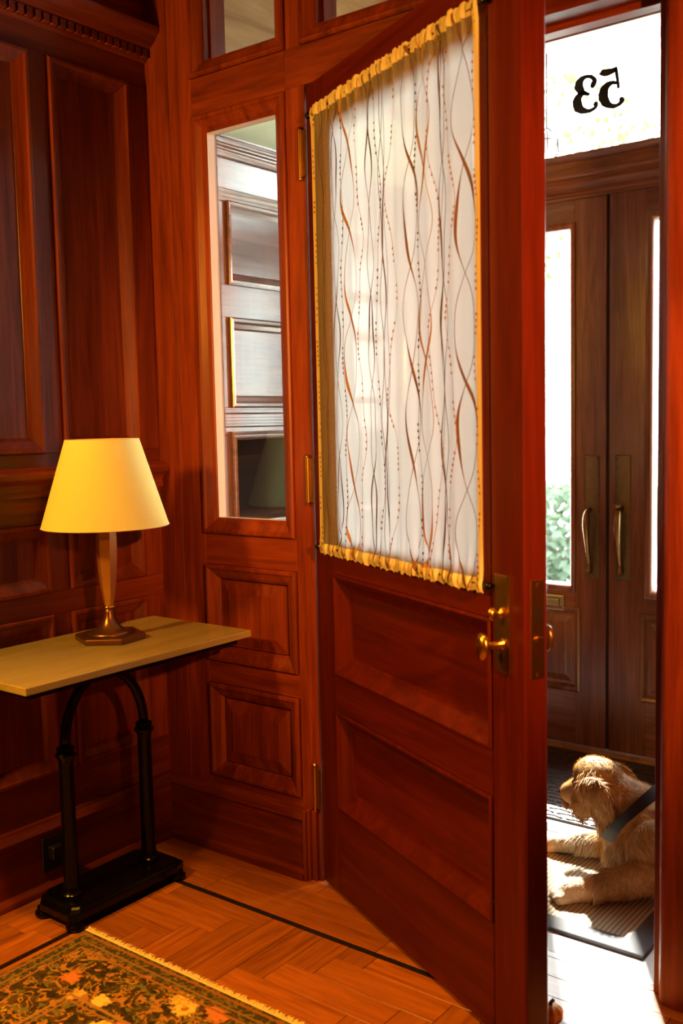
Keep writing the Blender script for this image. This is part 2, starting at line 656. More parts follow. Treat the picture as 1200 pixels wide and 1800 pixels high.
# cornice with dentils
corn = MB().run(A, -3.46, -.001, [(2.326, 0), (2.328, .008), (2.334, .010), (2.334, .012), (2.356, .012), (2.358, .022), (2.366, .030), (2.376, .046), (2.388, .056), (2.398, .066), (2.404, .070), (2.412, .070), (2.413, 0)]).obj('cornice', 'mahogany_y', wall_left, smooth='auto')
dent = MB().slab(A, -.0085, .0085, 2.335, 2.357, .0119, .026)
d0 = None
for k in range(60):
    if d0 is None:
        d0 = dent.obj('dentil', 'mahogany_y', corn)
        o = d0
    else:
        o = d0.copy()
        COL.objects.link(o)
    o.location = (0, -.018 - .0262 * k, 0)
# baseboard
BASE = [(0, 0), (0, .034), (.012, .034), (.020, .030), (.026, .022), (.028, .020), (.165, .018), (.167, .022), (.172, .024), (.180, .018), (.190, .012), (.197, .010), (.200, 0)]
bb = MB().run(A, -3.46, -.001, BASE).obj('baseboard_left', 'mahogany_y', smooth='auto')
tag(bb, 'tall mahogany baseboard along the wall behind the iron table', 'baseboard', kind='structure')

# ------------------------------------------------------------------ hall: back wall with sidelight, transoms and doorway
B = lambda u, v, w: (u, -w, v)
XJ0, XJ1 = .600, 1.535      # doorway
wall_back = empty('wall_back')
tag(wall_back, 'mahogany partition with sidelight, transoms and the doorway to the vestibule', 'wall', kind='structure')


def bslab(name, u0, u1, v0, v1, w0, w1, mat, root=None, bev=.0012):
    return MB().slab(B, u0, u1, v0, v1, w0, w1).obj(name, mat, root or wall_back, bevel=bev)


bslab('stile', -.14, .0935, 0, ZC, -.10, 0, 'mahogany_z')
bslab('stile', .0945, .187, 0, ZC, -.10, 0, 'mahogany_z')
bslab('door_jamb', .535, XJ0, 0, 2.14, -.10, 0, 'mahogany_z')
bslab('rail', .187, .535, 2.135, 2.24, -.10, 0, 'mahogany_x')
bslab('door_head', .535, 1.62, 2.14, 2.24, -.10, 0.0, 'mahogany_x')
bslab('mullion', .540, .590, 2.24, 2.74, -.10, 0, 'mahogany_z')
bslab('rail', .187, 1.62, 2.74, ZC, -.10, 0, 'mahogany_x')
bslab('rail', .187, .535, .862, .953, -.10, 0, 'mahogany_x')
bslab('rail', .187, .535, .507, .575, -.10, 0, 'mahogany_x')
bslab('rail', .187, .535, 0, .225, -.10, 0, 'mahogany_x')
bslab('backing', .187, .535, .225, .862, -.10, -.0165, 'mahogany_z')
bslab('door_jamb', XJ1, 1.62, 0, 2.74, -.10, 0, 'mahogany_z')
panelling(wall_back, B, 'mahogany_z', [(.188, .534, .575, .862), (.188, .534, .225, .507)], flat=False)
# wall further along, out to the corner of the hall
bslab('stile', 1.62, 1.90, 0, ZC, -.10, 0, 'mahogany_z')
bslab('backing', 1.90, 3.5, 0, ZC, -.10, -.0165, 'mahogany_z')
for z0, z1 in ((0, .32), (1.0, 1.2), (2.26, ZC)):
    bslab('rail', 1.90, 3.5, z0, z1, -.0166, 0, 'mahogany_x')
for k in range(3):
    panelling(wall_back, B, 'mahogany_z', [(1.90 + .52 * k, 2.36 + .52 * k, .32, 1.0), (1.90 + .52 * k, 2.36 + .52 * k, 1.2, 2.26)])
    for z0, z1 in ((.32, 1.0), (1.2, 2.26)):
        bslab('stile', 2.36 + .52 * k, min(3.5, 2.42 + .52 * k), z0, z1, -.0166, 0, 'mahogany_z')
# rounded casing at the strike side of the doorway
cas = [(1.536, .0), (1.538, .005), (1.546, .008), (1.552, .010), (1.555, .022), (1.560, .034), (1.568, .042), (1.578, .044), (1.60, .046), (1.68, .046), (1.694, .034), (1.70, .0)]
cb = MB()
n_ = len(cas)
cb.add([(x, -w, 0) for x, w in cas] + [(x, -w, 2.30) for x, w in cas],
       [(k, (k + 1) % n_, (k + 1) % n_ + n_, k + n_) for k in range(n_)] + [tuple(reversed(range(n_))), tuple(range(n_, 2 * n_))])
o = cb.obj('trim_1', 'mahogany_z', smooth='auto')
tag(o, 'moulded orange-lit casing at the strike side of the doorway', 'casing', kind='structure')
# door stop strip inside the head and strike jamb
bslab('door_stop', XJ0, XJ1, 2.125, 2.14, -.10, -.062, 'mahogany_x')
bslab('door_stop', 1.520, XJ1, 0, 2.125, -.10, -.062, 'mahogany_z')
# baseboard of the back wall
Bm = lambda u, v, w: (u, -w, v)
o = MB().run(Bm, .012, .556, BASE).obj('baseboard_back', 'mahogany_x', smooth='auto')
tag(o, 'tall mahogany baseboard under the sidelight panels', 'baseboard', kind='structure')
b2 = MB()
b2.slab(B, .556, .566, 0, .200, 0, .030)
b2.slab(B, .566, .574, 0, .205, 0, .022)
b2.slab(B, .574, .590, 0, .200, 0, .012)
o = b2.obj('trim_2', 'mahogany_z', bevel=.002)
tag(o, 'narrow stepped block ending the baseboard beside the hinge', 'moulding', kind='structure')


def window(name, u0, u1, v0, v1, label, mp=B, glass_w=-.042, prof=OGEE, mat='mahogany_z', thick=.10, bev=True, reveal=None):
    r = empty(name)
    tag(r, label, 'window', kind='structure')
    MB().ring(mp, u0, u1, v0, v1, prof).obj('window_moulding', mat, r)
    i = prof[-1][0]
    # reveal from the moulding back to the far side of the partition
    fr = MB()
    fr.ring(mp, u0, u1, v0, v1, [(i - .001, prof[-1][1]), (i - .001, -thick), (0, -thick)])
    fr.obj('reveal', reveal or mat, r)
    a, b, c, d = u0 + i - .001, u1 - i + .001, v0 + i - .001, v1 - i + .001
    g = MB().slab(mp, a, b, c, d, glass_w - .004, glass_w).obj('pane', 'glass', r)
    if bev:
        MB().ring(mp, a, b, c, d, [(0, glass_w + .004), (.006, glass_w + .004), (.006, glass_w), ]).obj('glazing_bead', mat, r)
    return r


window('window_1', .187, .535, .953, 2.135, 'tall narrow sidelight pane between the corner stile and the door', reveal='daylit_peach', bev=False, thick=.047)
window('window_2', .187, .540, 2.24, 2.74, 'small transom pane above the sidelight')
window('window_3', .590, 1.535, 2.24, 2.74, 'wide transom pane above the open door')

# ------------------------------------------------------------------ rest of the hall shell
o = MB().box(3.5, 3.62, -3.5, .10, 0, ZC).obj('wall_right', 'mahogany_z')
tag(o, 'plain mahogany wall at the far side of the hall', 'wall', kind='structure')
o = MB().box(-.14, 3.62, -3.62, -3.5, 0, ZC).obj('wall_front', 'mahogany_z')
tag(o, 'mahogany wall behind the photographer', 'wall', kind='structure')
o = MB().box(-.14, 3.62, -3.62, .10, ZC, ZC + .1).obj('ceiling', 'mahogany_x')
tag(o, 'dark wooden hall ceiling', 'ceiling', kind='structure')

# ------------------------------------------------------------------ hall floor: planks and inlay
floor = MB().box(-.14, 3.62, -3.62, .024, -.06, -.0035).obj('floor', 'gap_dark')
tag(floor, 'orange herringbone parquet floor with a black inlaid border line', 'floor', kind='structure')
PW, PL, G = .082, .328, .0007
share = {}


def plank(x0, x1, y0, y1, axis, acc=None):
    w, h = x1 - x0, y1 - y0
    if w < .004 or h < .004:
        return
    if acc is not None:
        acc[axis].box(x0 + G, x1 - G, y0 + G, y1 - G, -.0035, 0)
        return
    key = (round(w, 4), round(h, 4), axis)
    if key not in share:
        b = MB().box(-w / 2 + G, w / 2 - G, -h / 2 + G, h / 2 - G, -.0035, 0)
        o = b.obj('plank', 'oak_' + axis, floor, bevel=.0006)
        share[key] = o
    else:
        o = share[key].copy()
        COL.objects.link(o)
    o.location = ((x0 + x1) / 2, (y0 + y1) / 2, 0)


IX, IY, IW = .262, -.222, .017     # inner corner lines of the inlay
acc = {'x': MB(), 'y': MB()}


def clip(x0, x1, y0, y1, ax):
    x0, x1 = max(x0, IX), min(x1, 3.5)
    y0, y1 = max(y0, -3.5), min(y1, IY - IW)
    if x1 <= x0 or y1 <= y0:
        return
    cx, cy = (x0 + x1) / 2, (y0 + y1) / 2
    near = cx < 1.75 and cy > -1.35
    plank(x0, x1, y0, y1, ax, None if near else acc)


OX, OY = .30, -.30
for j in range(-14, 15):
    for k in range(-60, 61):
        bx, by = OX + k * PW + j * PL, OY + k * PW - j * PL
        if bx > 3.6 or by > .3 or bx < -.9 or by < -4.3:
            continue
        clip(bx, bx + PL, by, by + PW, 'x')
        clip(bx + PL, bx + PL + PW, by + PW - PL, by + PW, 'y')
for ax in 'xy':
    o = acc[ax].obj('planking', 'oak_' + ax, floor)
    o['kind'] = 'stuff'
MB().box(IX - IW, IX, -3.5, IY, -.0035, 0).obj('inlay_strip', 'ebony', floor)
MB().box(IX, 3.5, IY - IW, IY, -.0035, 0).obj('inlay_strip', 'ebony', floor)
# border boards
rows = 3
for r in range(rows):
    y1 = .0 - (-IY) * r / rows
    y0 = .0 - (-IY) * (r + 1) / rows
    x = 0.0 - .2 * r
    while x < 3.5:
        L_ = random.uniform(.55, .8)
        a, b = max(0, x), min(x + L_, 3.5)
        if b > a:
            plank(a, b, y0, y1, 'x')
        x += L_
plank(.60, 1.535, 0, .024, 'x')
for r in range(rows):
    x0 = (IX - IW) * r / rows
    x1 = (IX - IW) * (r + 1) / rows
    y = IY + .1 * r
    while y > -3.5:
        L_ = random.uniform(.5, .8)
        a, b = max(-3.5, y - L_), min(y, IY)
        plank(x0, x1, a, b, 'y')
        y -= L_

# ------------------------------------------------------------------ vestibule shell
YE = 1.43      # inner face of the entrance doors
XV0, XV1 = .10, 2.05
o = MB().box(XV0 - .3, XV1 + .1, .024, YE + .02, -.06, 0).obj('floor_vestibule', 'stone_floor')
tag(o, 'bright sunlit pale floor of the vestibule', 'floor', kind='structure')
o = MB().box(XV0 - .3, XV1 + .1, .10, YE + .08, ZC, ZC + .1).obj('ceiling_vestibule', 'brown_wood_y')
tag(o, 'brown wooden vestibule ceiling', 'ceiling', kind='structure')
V = lambda u, v, w: (XV0 + w, u, v)
wv = empty('wall_vestibule_left')
tag(wv, 'brown panelled vestibule side wall seen through the sidelight', 'wall', kind='structure')


def vs(name, u0, u1, v0, v1, w0, w1, mat='brown_wood_y', bev=.001):
    return MB().slab(V, u0, u1, v0, v1, w0, w1).obj(name, mat, wv, bevel=bev)


vs('backing', .10, YE, 1.235, 2.0, -.08, -.013, 'brown_wood_y')
vs('frieze_panel', .10, YE, 1.985, 2.09, -.08, -.002)
vs('plaster_frieze', .10, YE, 2.13, 2.40, -.08, -.004, 'pale_plaster')
vs('upper_boarding', .10, YE, 2.40, ZC, -.08, 0, 'lit_tan_wood')  # lighter tone makes the boarding look lit
for z0, z1 in ((1.235, 1.32), (1.60, 1.70), (1.955, 1.985)):
    vs('rail', .10, YE, z0, z1, -.0131, 0)
for u0, u1 in ((.10, .215), (.66, .73), (1.20, YE)):
    for z0, z1 in ((1.32, 1.60), (1.70, 1.955)):
        vs('stile', u0, u1, z0, z1, -.0131, 0, 'brown_wood_z')
panelling(wv, V, 'brown_wood_y', [(.215, .66, 1.70, 1.955), (.73, 1.20, 1.70, 1.955), (.215, .66, 1.32, 1.60), (.73, 1.20, 1.32, 1.60)], prof=[(0, 0), (0, .010), (.005, .014), (.013, .012), (.020, .004), (.032, -.004), (.038, -.010), (.040, -.011)])
MB().run(V, .10, YE, [(1.950, 0), (1.951, .008), (1.957, .012), (1.965, .012), (1.972, .020), (1.982, .024), (1.986, .018), (1.988, 0)]).obj('band_moulding', 'brown_wood_y', wv, smooth='auto')
MB().run(V, .10, YE, [(2.082, 0), (2.084, .010), (2.094, .014), (2.100, .024), (2.104, .024), (2.108, .032), (2.112, .032), (2.118, .042), (2.126, .046), (2.134, .046), (2.135, 0)]).obj('crown_moulding', 'brown_wood_y', wv, smooth='auto')
fl = [(1.258, 0), (1.258, .010)]
for k in range(4):
    z = 1.262 + k * .0095
    fl += [(z, .016), (z + .006, .016), (z + .007, .010), (z + .0085, .010)]
fl += [(1.304, .018), (1.312, .018), (1.314, 0)]
MB().run(V, .10, YE, fl).obj('fluted_moulding', 'brown_wood_y', wv)
# recess under the fluted rail
vs('stile', .10, .205, .0, 1.235, -.08, 0, 'brown_wood_z')
vs('stile', 1.25, YE, .0, 1.235, -.08, 0, 'brown_wood_z')
vs('rail', .205, 1.25, 0, .52, -.08, 0)
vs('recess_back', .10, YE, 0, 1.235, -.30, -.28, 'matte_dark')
vs('recess_side', .185, .205, .52, 1.235, -.28, -.08, 'brown_wood_z')
vs('recess_side', 1.25, 1.27, .52, 1.235, -.28, -.08, 'brown_wood_z')
vs('recess_top', .185, 1.27, 1.235, 1.25, -.28, -.08)
vs('recess_shelf', .206, 1.249, .945, .958, -.28, .012)
MB().ring(V, .205, 1.25, .50, 1.245, [(0, 0), (0, .012), (.006, .016), (.012, .010), (.014, .010), (.020, .014), (.026, .004), (.027, -.08)]).obj('recess_moulding', 'brown_wood_y', wv)

o = MB().box(XV1, XV1 + .1, .10, YE + .08, 0, ZC).obj('wall_vestibule_right', 'brown_wood_z')
tag(o, 'plain brown wooden side wall of the vestibule', 'wall', kind='structure')

# entrance wall
Ef = lambda u, v, w: (u, YE - w, v)
we = empty('wall_entrance')
tag(we, 'brown wooden entrance frame around the double doors', 'wall', kind='structure')


def es(name, u0, u1, v0, v1, w0, w1, mat='brown_wood_x', root=None, bev=.001):
    return MB().slab(Ef, u0, u1, v0, v1, w0, w1).obj(name, mat, root or we, bevel=bev)


D0, DM, D1 = .25, .828, 1.406
es('side_panel', XV0 - .3, D0, 0, ZC, -.08, .012, 'brown_wood_z')
es('side_panel', D1, XV1 + .1, 0, ZC, -.08, .012, 'brown_wood_z')
es('head', D0, D1, 2.058, 2.195, -.08, .010)
es('head', D0, D1, 2.66, ZC, -.08, .012)
es('head_stop', D0, D1, 2.030, 2.075, -.08, -.046)
es('transom_sill', D0, D1, 2.185, 2.226, -.08, -.002)
MB().run(Ef, D0, D1, [(2.068, .01), (2.070, .018), (2.078, .022), (2.086, .016), (2.092, .016), (2.104, .028), (2.112, .030), (2.120, .024), (2.124, .024), (2.134, .038), (2.142, .040), (2.148, .036), (2.150, .01)]).obj('head_moulding', 'brown_wood_x', we, smooth='auto')
# house-number transom
r = empty('window_4')
tag(r, 'bright overexposed transom window with house number above the front doors', 'window', kind='structure')
MB().ring(Ef, D0, D1, 2.195, 2.66, [(0, .010), (0, .014), (.006, .018), (.014, .012), (.024, .004), (.030, -.02), (.030, -.08)]).obj('window_frame', 'brown_wood_x', r)
MB().slab(Ef, D0 + .028, D1 - .028, 2.222, 2.634, -.036, -.031).obj('pane', 'glass', r)
# numerals: strokes of varying width on the pane, reading 53 from outside
Num = lambda u, v, w: (u, YE + .0305 - w, v)


def stroke(pts, mb, n=10):
    pts = [(x, z, h * 1.32 + .0006) for x, z, h in pts]
    pts = list(pts)
    """pts = [(x, z, halfwidth)] smoothed into a ribbon with thickness"""
    q = []
    m_ = len(pts)
    for i in range(m_ - 1):
        p0, p1, p2, p3 = pts[max(i - 1, 0)], pts[i], pts[i + 1], pts[min(i + 2, m_ - 1)]
        for k in range(n):
            t = k / n
            q.append([.5 * ((2 * p1[a]) + (-p0[a] + p2[a]) * t + (2 * p0[a] - 5 * p1[a] + 4 * p2[a] - p3[a]) * t * t + (-p0[a] + 3 * p1[a] - 3 * p2[a] + p3[a]) * t ** 3) for a in range(3)])
    q.append(list(pts[-1]))
    L_, R_ = [], []
    for i, (x, z, h) in enumerate(q):
        a, b = q[max(i - 1, 0)], q[min(i + 1, len(q) - 1)]
        dx, dz = b[0] - a[0], b[1] - a[1]
        l = math.hypot(dx, dz) or 1
        L_.append((x - dz / l * h, z + dx / l * h))
        R_.append((x + dz / l * h, z - dx / l * h))
    vs_, fs_ = [], []
    for w in (0.0005, .0025):
        vs_ += [Num(x, z, w) for x, z in L_] + [Num(x, z, w) for x, z in R_]
    k = len(q)
    for i in range(k - 1):
        fs_ += [(i, i + 1, k + i + 1, k + i), (2 * k + i, 3 * k + i, 3 * k + i + 1, 2 * k + i + 1), (i, 2 * k + i, 2 * k + i + 1, i + 1), (k + i, k + i + 1, 3 * k + i + 1, 3 * k + i)]
    mb.add(vs_, fs_)


def ball(mb, x, z, rr):
    vs_ = [Num(x + rr * math.cos(2 * PI * k / 16), z + rr * math.sin(2 * PI * k / 16), w) for w in (.0005, .0026) for k in range(16)]
    mb.add(vs_, [tuple(range(16)), tuple(range(16, 32))] + [(k, (k + 1) % 16, (k + 1) % 16 + 16, k + 16) for k in range(16)])


d3 = MB()
stroke([(.756, 2.460, .008), (.763, 2.473, .007), (.752, 2.488, .005), (.730, 2.494, .005), (.709, 2.484, .010), (.703, 2.464, .0125), (.714, 2.446, .009), (.728, 2.436, .005), (.744, 2.430, .004)], d3)
ball(d3, .755, 2.458, .0095)
stroke([(.734, 2.437, .004), (.718, 2.438, .006), (.702, 2.428, .011), (.696, 2.410, .0135), (.703, 2.390, .0125), (.722, 2.376, .008), (.745, 2.372, .005), (.764, 2.378, .005), (.771, 2.390, .006)], d3)
ball(d3, .768, 2.390, .0095)
o = d3.obj('numeral', 'digit_black', r)
o['label'] = 'black numeral 3 on the pane'
d5 = MB()
stroke([(.785, 2.499, .005), (.794, 2.494, .0082), (.810, 2.491, .0088), (.830, 2.493, .0075), (.846, 2.498, .0048)], d5)
stroke([(.843, 2.505, .0035), (.846, 2.480, .0045), (.850, 2.455, .004), (.853, 2.432, .004)], d5)
ball(d5, .8525, 2.433, .0065)
stroke([(.846, 2.446, .004), (.832, 2.452, .005), (.812, 2.447, .009), (.799, 2.430, .013), (.797, 2.408, .0135), (.808, 2.386, .011), (.826, 2.373, .007), (.846, 2.370, .005), (.863, 2.378, .006), (.869, 2.390, .006)], d5)
ball(d5, .864, 2.388, .0095)
o = d5.obj('numeral', 'digit_black', r)
o['label'] = 'black numeral 5 on the pane'
# threshold under the front doors
o = MB().run(Ef, D0, D1, [(0, .0), (0, .035), (.012, .030), (.018, .018), (.018, -.07), (0, -.07)]).obj('trim_3', 'lit_tan_wood')  # light on the sill is put into its lighter wood colour
tag(o, 'wooden sill under the front double doors, coloured lighter as if lit', 'threshold', kind='structure')


def entrance_door(name, u0, u1, ustile, label, mail=False):
    """ustile = (glass left, glass right, panel left, panel right)"""
    r = empty(name)
    tag(r, label, 'door', kind='structure')
    gl, gr, pl, pr = ustile
    zb, zt = .020, 2.0585
    g0, g1 = .612, 1.975
    p0, p1 = .215, .560
    es('stile', u0, gl, zb, zt, -.045, 0, 'brown_wood_z', r)
    es('stile', gr, u1, zb, zt, -.045, 0, 'brown_wood_z', r)
    es('rail', gl, gr, zb, .245, -.045, 0, 'brown_wood_x', r)
    es('rail', gl, gr, .528, g0, -.045, 0, 'brown_wood_x', r)
    es('rail', gl, gr, g1, zt, -.045, 0, 'brown_wood_x', r)
    MB().ring(Ef, gl, gr, g0, g1, [(-.004, 0), (-.004, .008), (.004, .012), (.012, .008), (.020, -.004), (.024, -.022), (.024, -.045)]).obj('glazing_moulding', 'brown_wood_z', r, smooth='auto')
    MB().slab(Ef, gl + .022, gr - .022, g0 + .022, g1 - .022, -.027, -.022).obj('pane', 'glass', r)
    MB().ring(Ef, gl, gr, .245, .528, [(-.022, 0), (-.022, .006), (-.014, .010), (-.004, .006), (.002, -.006), (.006, -.010)]).obj('panel_moulding', 'brown_wood_z', r)
    MB().panel(Ef, gl + .002, gr - .002, .247, .526, [(0, -.009), (.012, -.009), (.036, -.001), (.038, .0), (.040, .0)]).obj('panel', 'brown_wood_z', r)
    return r


dl = entrance_door('door_2', D0, DM - .006, (.372, .700, 0, 0), 'front door leaf with brass mail slot, nearer the open hall door')
dr = entrance_door('door_3', DM + .006, D1, (.974, 1.290, 0, 0), 'front door leaf with thumb latch, beside the meeting edge')
es('astragal', DM - .0055, DM + .0055, .02, 2.05, -.045, -.008, 'gap_dark', dr)
# mail slot
ms = MB()
ms.panel(Ef, .40, .660, .532, .594, [(0, .002), (.002, .008), (.008, .010), (.010, .006), (.014, .006)])
o = ms.obj('mail_slot', 'pewter', dl)
MB().panel(Ef, .418, .642, .547, .579, [(0, .006), (.003, .012), (.006, .013)]).obj('mail_flap', 'pewter', o)
for rootd, x0, x1, latch in ((dl, .741, .797, False), (dr, .859, .917, True)):
    xc = (x0 + x1) / 2
    pb = MB().panel(Ef, x0, x1, .667, 1.126, [(0, .0), (0, .003), (.003, .005), (.005, .005)]).obj('handle_plate', 'dull_bronze', rootd)
    pts, rad = [], []
    for t, (w, z, rr) in enumerate([(.004, .925, .007), (.020, .926, .008), (.036, .918, .011), (.046, .895, .0135), (.048, .865, .0135), (.044, .830, .011), (.036, .790, .009), (.027, .755, .0075), (.020, .730, .007), (.018, .712, .009), (.020, .700, .011), (.012, .694, .008), (.004, .694, .006)]):
        pts.append(Ef(xc - .004, z, w))
        rad.append(rr)
    # resample smoothly
    P2, R2 = [], []
    for i in range(len(pts) - 1):
        a0, a1, a2, a3 = [Vector(pts[j]) for j in (max(i - 1, 0), i, i + 1, min(i + 2, len(pts) - 1))]
        for k in range(4):
            t = k / 4
            P2.append(.5 * ((2 * a1) + (a2 - a0) * t + (2 * a0 - 5 * a1 + 4 * a2 - a3) * t * t + (3 * a1 - a0 - 3 * a2 + a3) * t ** 3))
            R2.append(rad[i] * (1 - t) + rad[i + 1] * t)
    MB().tube(P2, R2, n=10).obj('pull_handle', 'old_brass', pb, smooth=True)
    if latch:
        lt = MB()
        lt.tube([Ef(xc - .002, .938, .004), Ef(xc - .002, .942, .020), Ef(xc - .006, .944, .034), Ef(xc - .020, .941, .040)], [.007, .008, .010, .006], n=10)
        lt.obj('thumb_latch', 'old_brass', pb, smooth=True)
    sc = MB()
    for zz in (.68, 1.113):
        for xx in (x0 + .007, x1 - .007):
            sc = MB().lathe([(.0035, .0), (.0035, .0015), (.002, .0022)], (0, 0, 0), n=8)
            sc.v = [Ef(xx + p[0], zz + p[1], .005 + p[2]) for p in sc.v]
            sc.obj('plate_screw', 'dull_bronze', pb)

# ------------------------------------------------------------------ outside
o = MB().box(-14, 16, 1.50, 30, -.30, -.10).obj('ground_outside', 'gravel_ground')
tag(o, 'bright overexposed street ground outside the front door', 'ground', kind='structure')
o = MB().box(-1.2, 3.2, 1.51, 2.15, 2.86, 2.95).obj('ceiling_porch', 'pink_paint')
tag(o, 'pale pinkish porch ceiling outside the transom', 'ceiling', kind='structure')
o = MB().box(-1.2, 3.2, 2.10, 2.24, 2.80, 2.98).obj('beam_porch', 'white_paint')
tag(o, 'white porch edge beam above the entrance', 'beam', kind='structure')
o = MB().box(-1.2, 3.2, 1.51, 2.3, -.10, -.01).obj('floor_porch', 'stone_floor')
tag(o, 'pale stone porch landing', 'floor', kind='structure')
pc = MB()
pc.lathe([(.075, -.01), (.075, .05), (.06, .06), (.055, .1), (.05, 2.66), (.06, 2.70), (.07, 2.72), (.07, 2.80)], (.02, 2.12, 0), n=20)
o = pc.obj('porch_column', 'white_paint', smooth='auto')
tag(o, 'white porch column seen at the edge of the transom', 'column', kind='structure')
lan = empty('porch_lantern', (.36, 1.90, 2.42))
tag(lan, 'black wire lantern hanging on the porch outside the transom', 'lantern')
MB().tube([(0, 0, .06), (0, 0, .44)], .004, n=6).obj('chain', 'black_plastic', lan)
cg = MB()
for k in range(6):
    a = PI * k / 3
    cg.tube([(0, 0, .06), (.05 * math.cos(a), .05 * math.sin(a), .02), (.055 * math.cos(a), .055 * math.sin(a), -.05), (0.0, 0.0, -.10)], .003, n=5)
cg.tube([(.055 * math.cos(2 * PI * k / 16), .055 * math.sin(2 * PI * k / 16), 0) for k in range(16)], .003, n=5, closed=True)
cg.obj('cage', 'black_plastic', lan)
MB().lathe([(.008, -.05), (.022, -.03), (.025, 0), (.015, .03), (.006, .04)], n=12).obj('globe', 'white_paint', lan, smooth=True)


def tree(name, x, y, z, rx, rz, n, mat, label, trunk=True, seed=1):
    rnd = random.Random(seed)
    r = empty(name, (x, y, -.1))
    tag(r, label, 'tree' if trunk else 'bush', 'greenery outside')
    lf = MB()
    for _ in range(n):
        a, b, c = rnd.gauss(0, 1), rnd.gauss(0, 1), rnd.gauss(0, 1)
        l = math.sqrt(a * a + b * b + c * c) or 1
        q = rnd.uniform(.5, 1.0) ** .5
        p = Vector((a / l * rx * q, b / l * rx * q, z + .1 + c / l * rz * q))
        d = Vector((rnd.uniform(-1, 1), rnd.uniform(-1, 1), rnd.uniform(-1, .4))).normalized()
        s = d.cross(Vector((rnd.uniform(-1, 1), rnd.uniform(-1, 1), rnd.uniform(-1, 1)))).normalized()
        L_ = rnd.uniform(.07, .15)
        lf.add([p, p + d * L_ * .5 + s * L_ * .28, p + d * L_, p + d * L_ * .5 - s * L_ * .28], [(0, 1, 2, 3)])
    o = lf.obj('foliage', mat, r, fix=False)
    o['kind'] = 'stuff'
    st = MB()
    if trunk:
        st.tube([(0, 0, 0), (.05, 0, z * .5), (0, .05, z + rz * .4)], [.12, .10, .04], n=8)
    for k in range(6):
        a = rnd.uniform(0, 2 * PI)
        st.tube([(0, 0, z * .6 if trunk else 0), (rx * .4 * math.cos(a), rx * .4 * math.sin(a), z), (rx * .8 * math.cos(a), rx * .8 * math.sin(a), z + rz * rnd.uniform(-.2, .6))], [.03, .02, .008], n=6)
    st.obj('branches', 'bark', r)
    return r


tree('street_tree', -3.6, 9.2, 4.3, 1.7, 1.5, 1700, 'leaf_light', 'light green street tree behind the house number', True, 3)
tree('street_tree', -.3, 9.6, 5.4, 1.4, 1.4, 1200, 'leaf_light', 'yellowish street tree beyond the right half of the transom', True, 4)
tree('garden_bush', -1.15, 5.2, .38, .50, .42, 1500, 'leaf_grey', 'grey-green bush low behind the door glass', False, 5)
tree('garden_bush', -.15, 5.6, .50, .42, .45, 1100, 'leaf_mid', 'green bush behind the narrow glass of the latch door', False, 6)

# ------------------------------------------------------------------ the open hall door
ROOTX, ROOTY, ANG = .602, -.003, -math.radians(25.7)
door = empty('door_1', (ROOTX, ROOTY, 0), ANG)
tag(door, 'open dark red mahogany door with a curtained glass upper half', 'door', kind='structure')
Dm = lambda u, v, w: (u, -w, v)
DW, DT = .920, .055
GD0, GD1, GZ0, GZ1 = .113, .812, .935, 2.022


def ds(name, u0, u1, v0, v1, w0, w1, mat, root=None, bev=.0015):
    return MB().slab(Dm, u0, u1, v0, v1, w0, w1).obj(name, mat, root or door, bevel=bev)


ds('stile', .010, GD0, .012, 2.130, -DT, 0, 'door_wood_z')
ds('stile', GD1, DW, .012, 2.130, -DT, 0, 'door_wood_z', bev=.004)
ds('rail', GD0, GD1, .012, .248, -DT, 0, 'door_wood_x')
ds('rail', GD0, GD1, .512, .610, -DT, 0, 'door_wood_x')
ds('rail', GD0, GD1, .876, GZ0, -DT, 0, 'door_wood_x')
ds('rail', GD0, GD1, GZ1, 2.130, -DT, 0, 'door_wood_x')
DPROF = [(0, 0), (.001, .003), (.006, .005), (.012, .001), (.022, -.010), (.034, -.020), (.046, -.027), (.050, -.029), (.052, -.029)]
for z0, z1 in ((.610, .876), (.248, .512)):
    MB().ring(Dm, GD0, GD1, z0, z1, DPROF).obj('panel_moulding', 'door_wood_z', door, smooth='auto')
    MB().panel(Dm, GD0 + .048, GD1 - .048, z0 + .048, z1 - .048, [(0, -.028), (.001, -.028)]).obj('panel', 'door_wood_x', door)
    Db = lambda u, v, w: (u, DT + w, v)
    MB().ring(Db, GD0, GD1, z0, z1, SMALL_OGEE).obj('panel_moulding', 'door_wood_z', door)
    MB().panel(Db, GD0 + .028, GD1 - .028, z0 + .028, z1 - .028, [(0, -.010), (.001, -.010)]).obj('panel', 'door_wood_x', door)
MB().ring(Dm, GD0, GD1, GZ0, GZ1, [(0, 0), (.017, 0), (.021, .003), (.027, .002), (.035, -.008), (.039, -.024), (.039, -.034), (.035, -.046), (.027, -DT - .002), (.017, -DT - .003), (0, -DT)]).obj('glazing_moulding', 'door_wood_z', door, smooth='auto')
MB().slab(Dm, GD0 + .037, GD1 - .037, GZ0 + .037, GZ1 - .037, -.032, -.027).obj('pane', 'glass', door)
# escutcheon on the face, knobs both sides, mortise plate on the edge
esc = MB().panel(Dm, .828, .878, .775, .968, [(0, 0), (0, .003), (.003, .0045), (.005, .0045)]).obj('escutcheon', 'old_brass', door)
rim = MB().slab(Dm, .8725, .8785, .775, .969, 0, .0055).obj('escutcheon_edge', 'brass', esc)


def knob(u, v, side, mat):
    kb = MB()
    prof = [(.012, 0), (.012, .004), (.007, .008), (.0065, .034), (.008, .040), (.016, .042), (.0225, .046), (.0245, .0505), (.0225, .055), (.014, .0585), (.005, .060)]
    kb.lathe(prof, n=24)
    kb.v = [Dm(u + p[0] * .78, v + p[1] * 1.12, (p[2] if side > 0 else -DT - p[2])) for p in kb.v]
    return kb.obj('knob', mat, door, smooth=True)


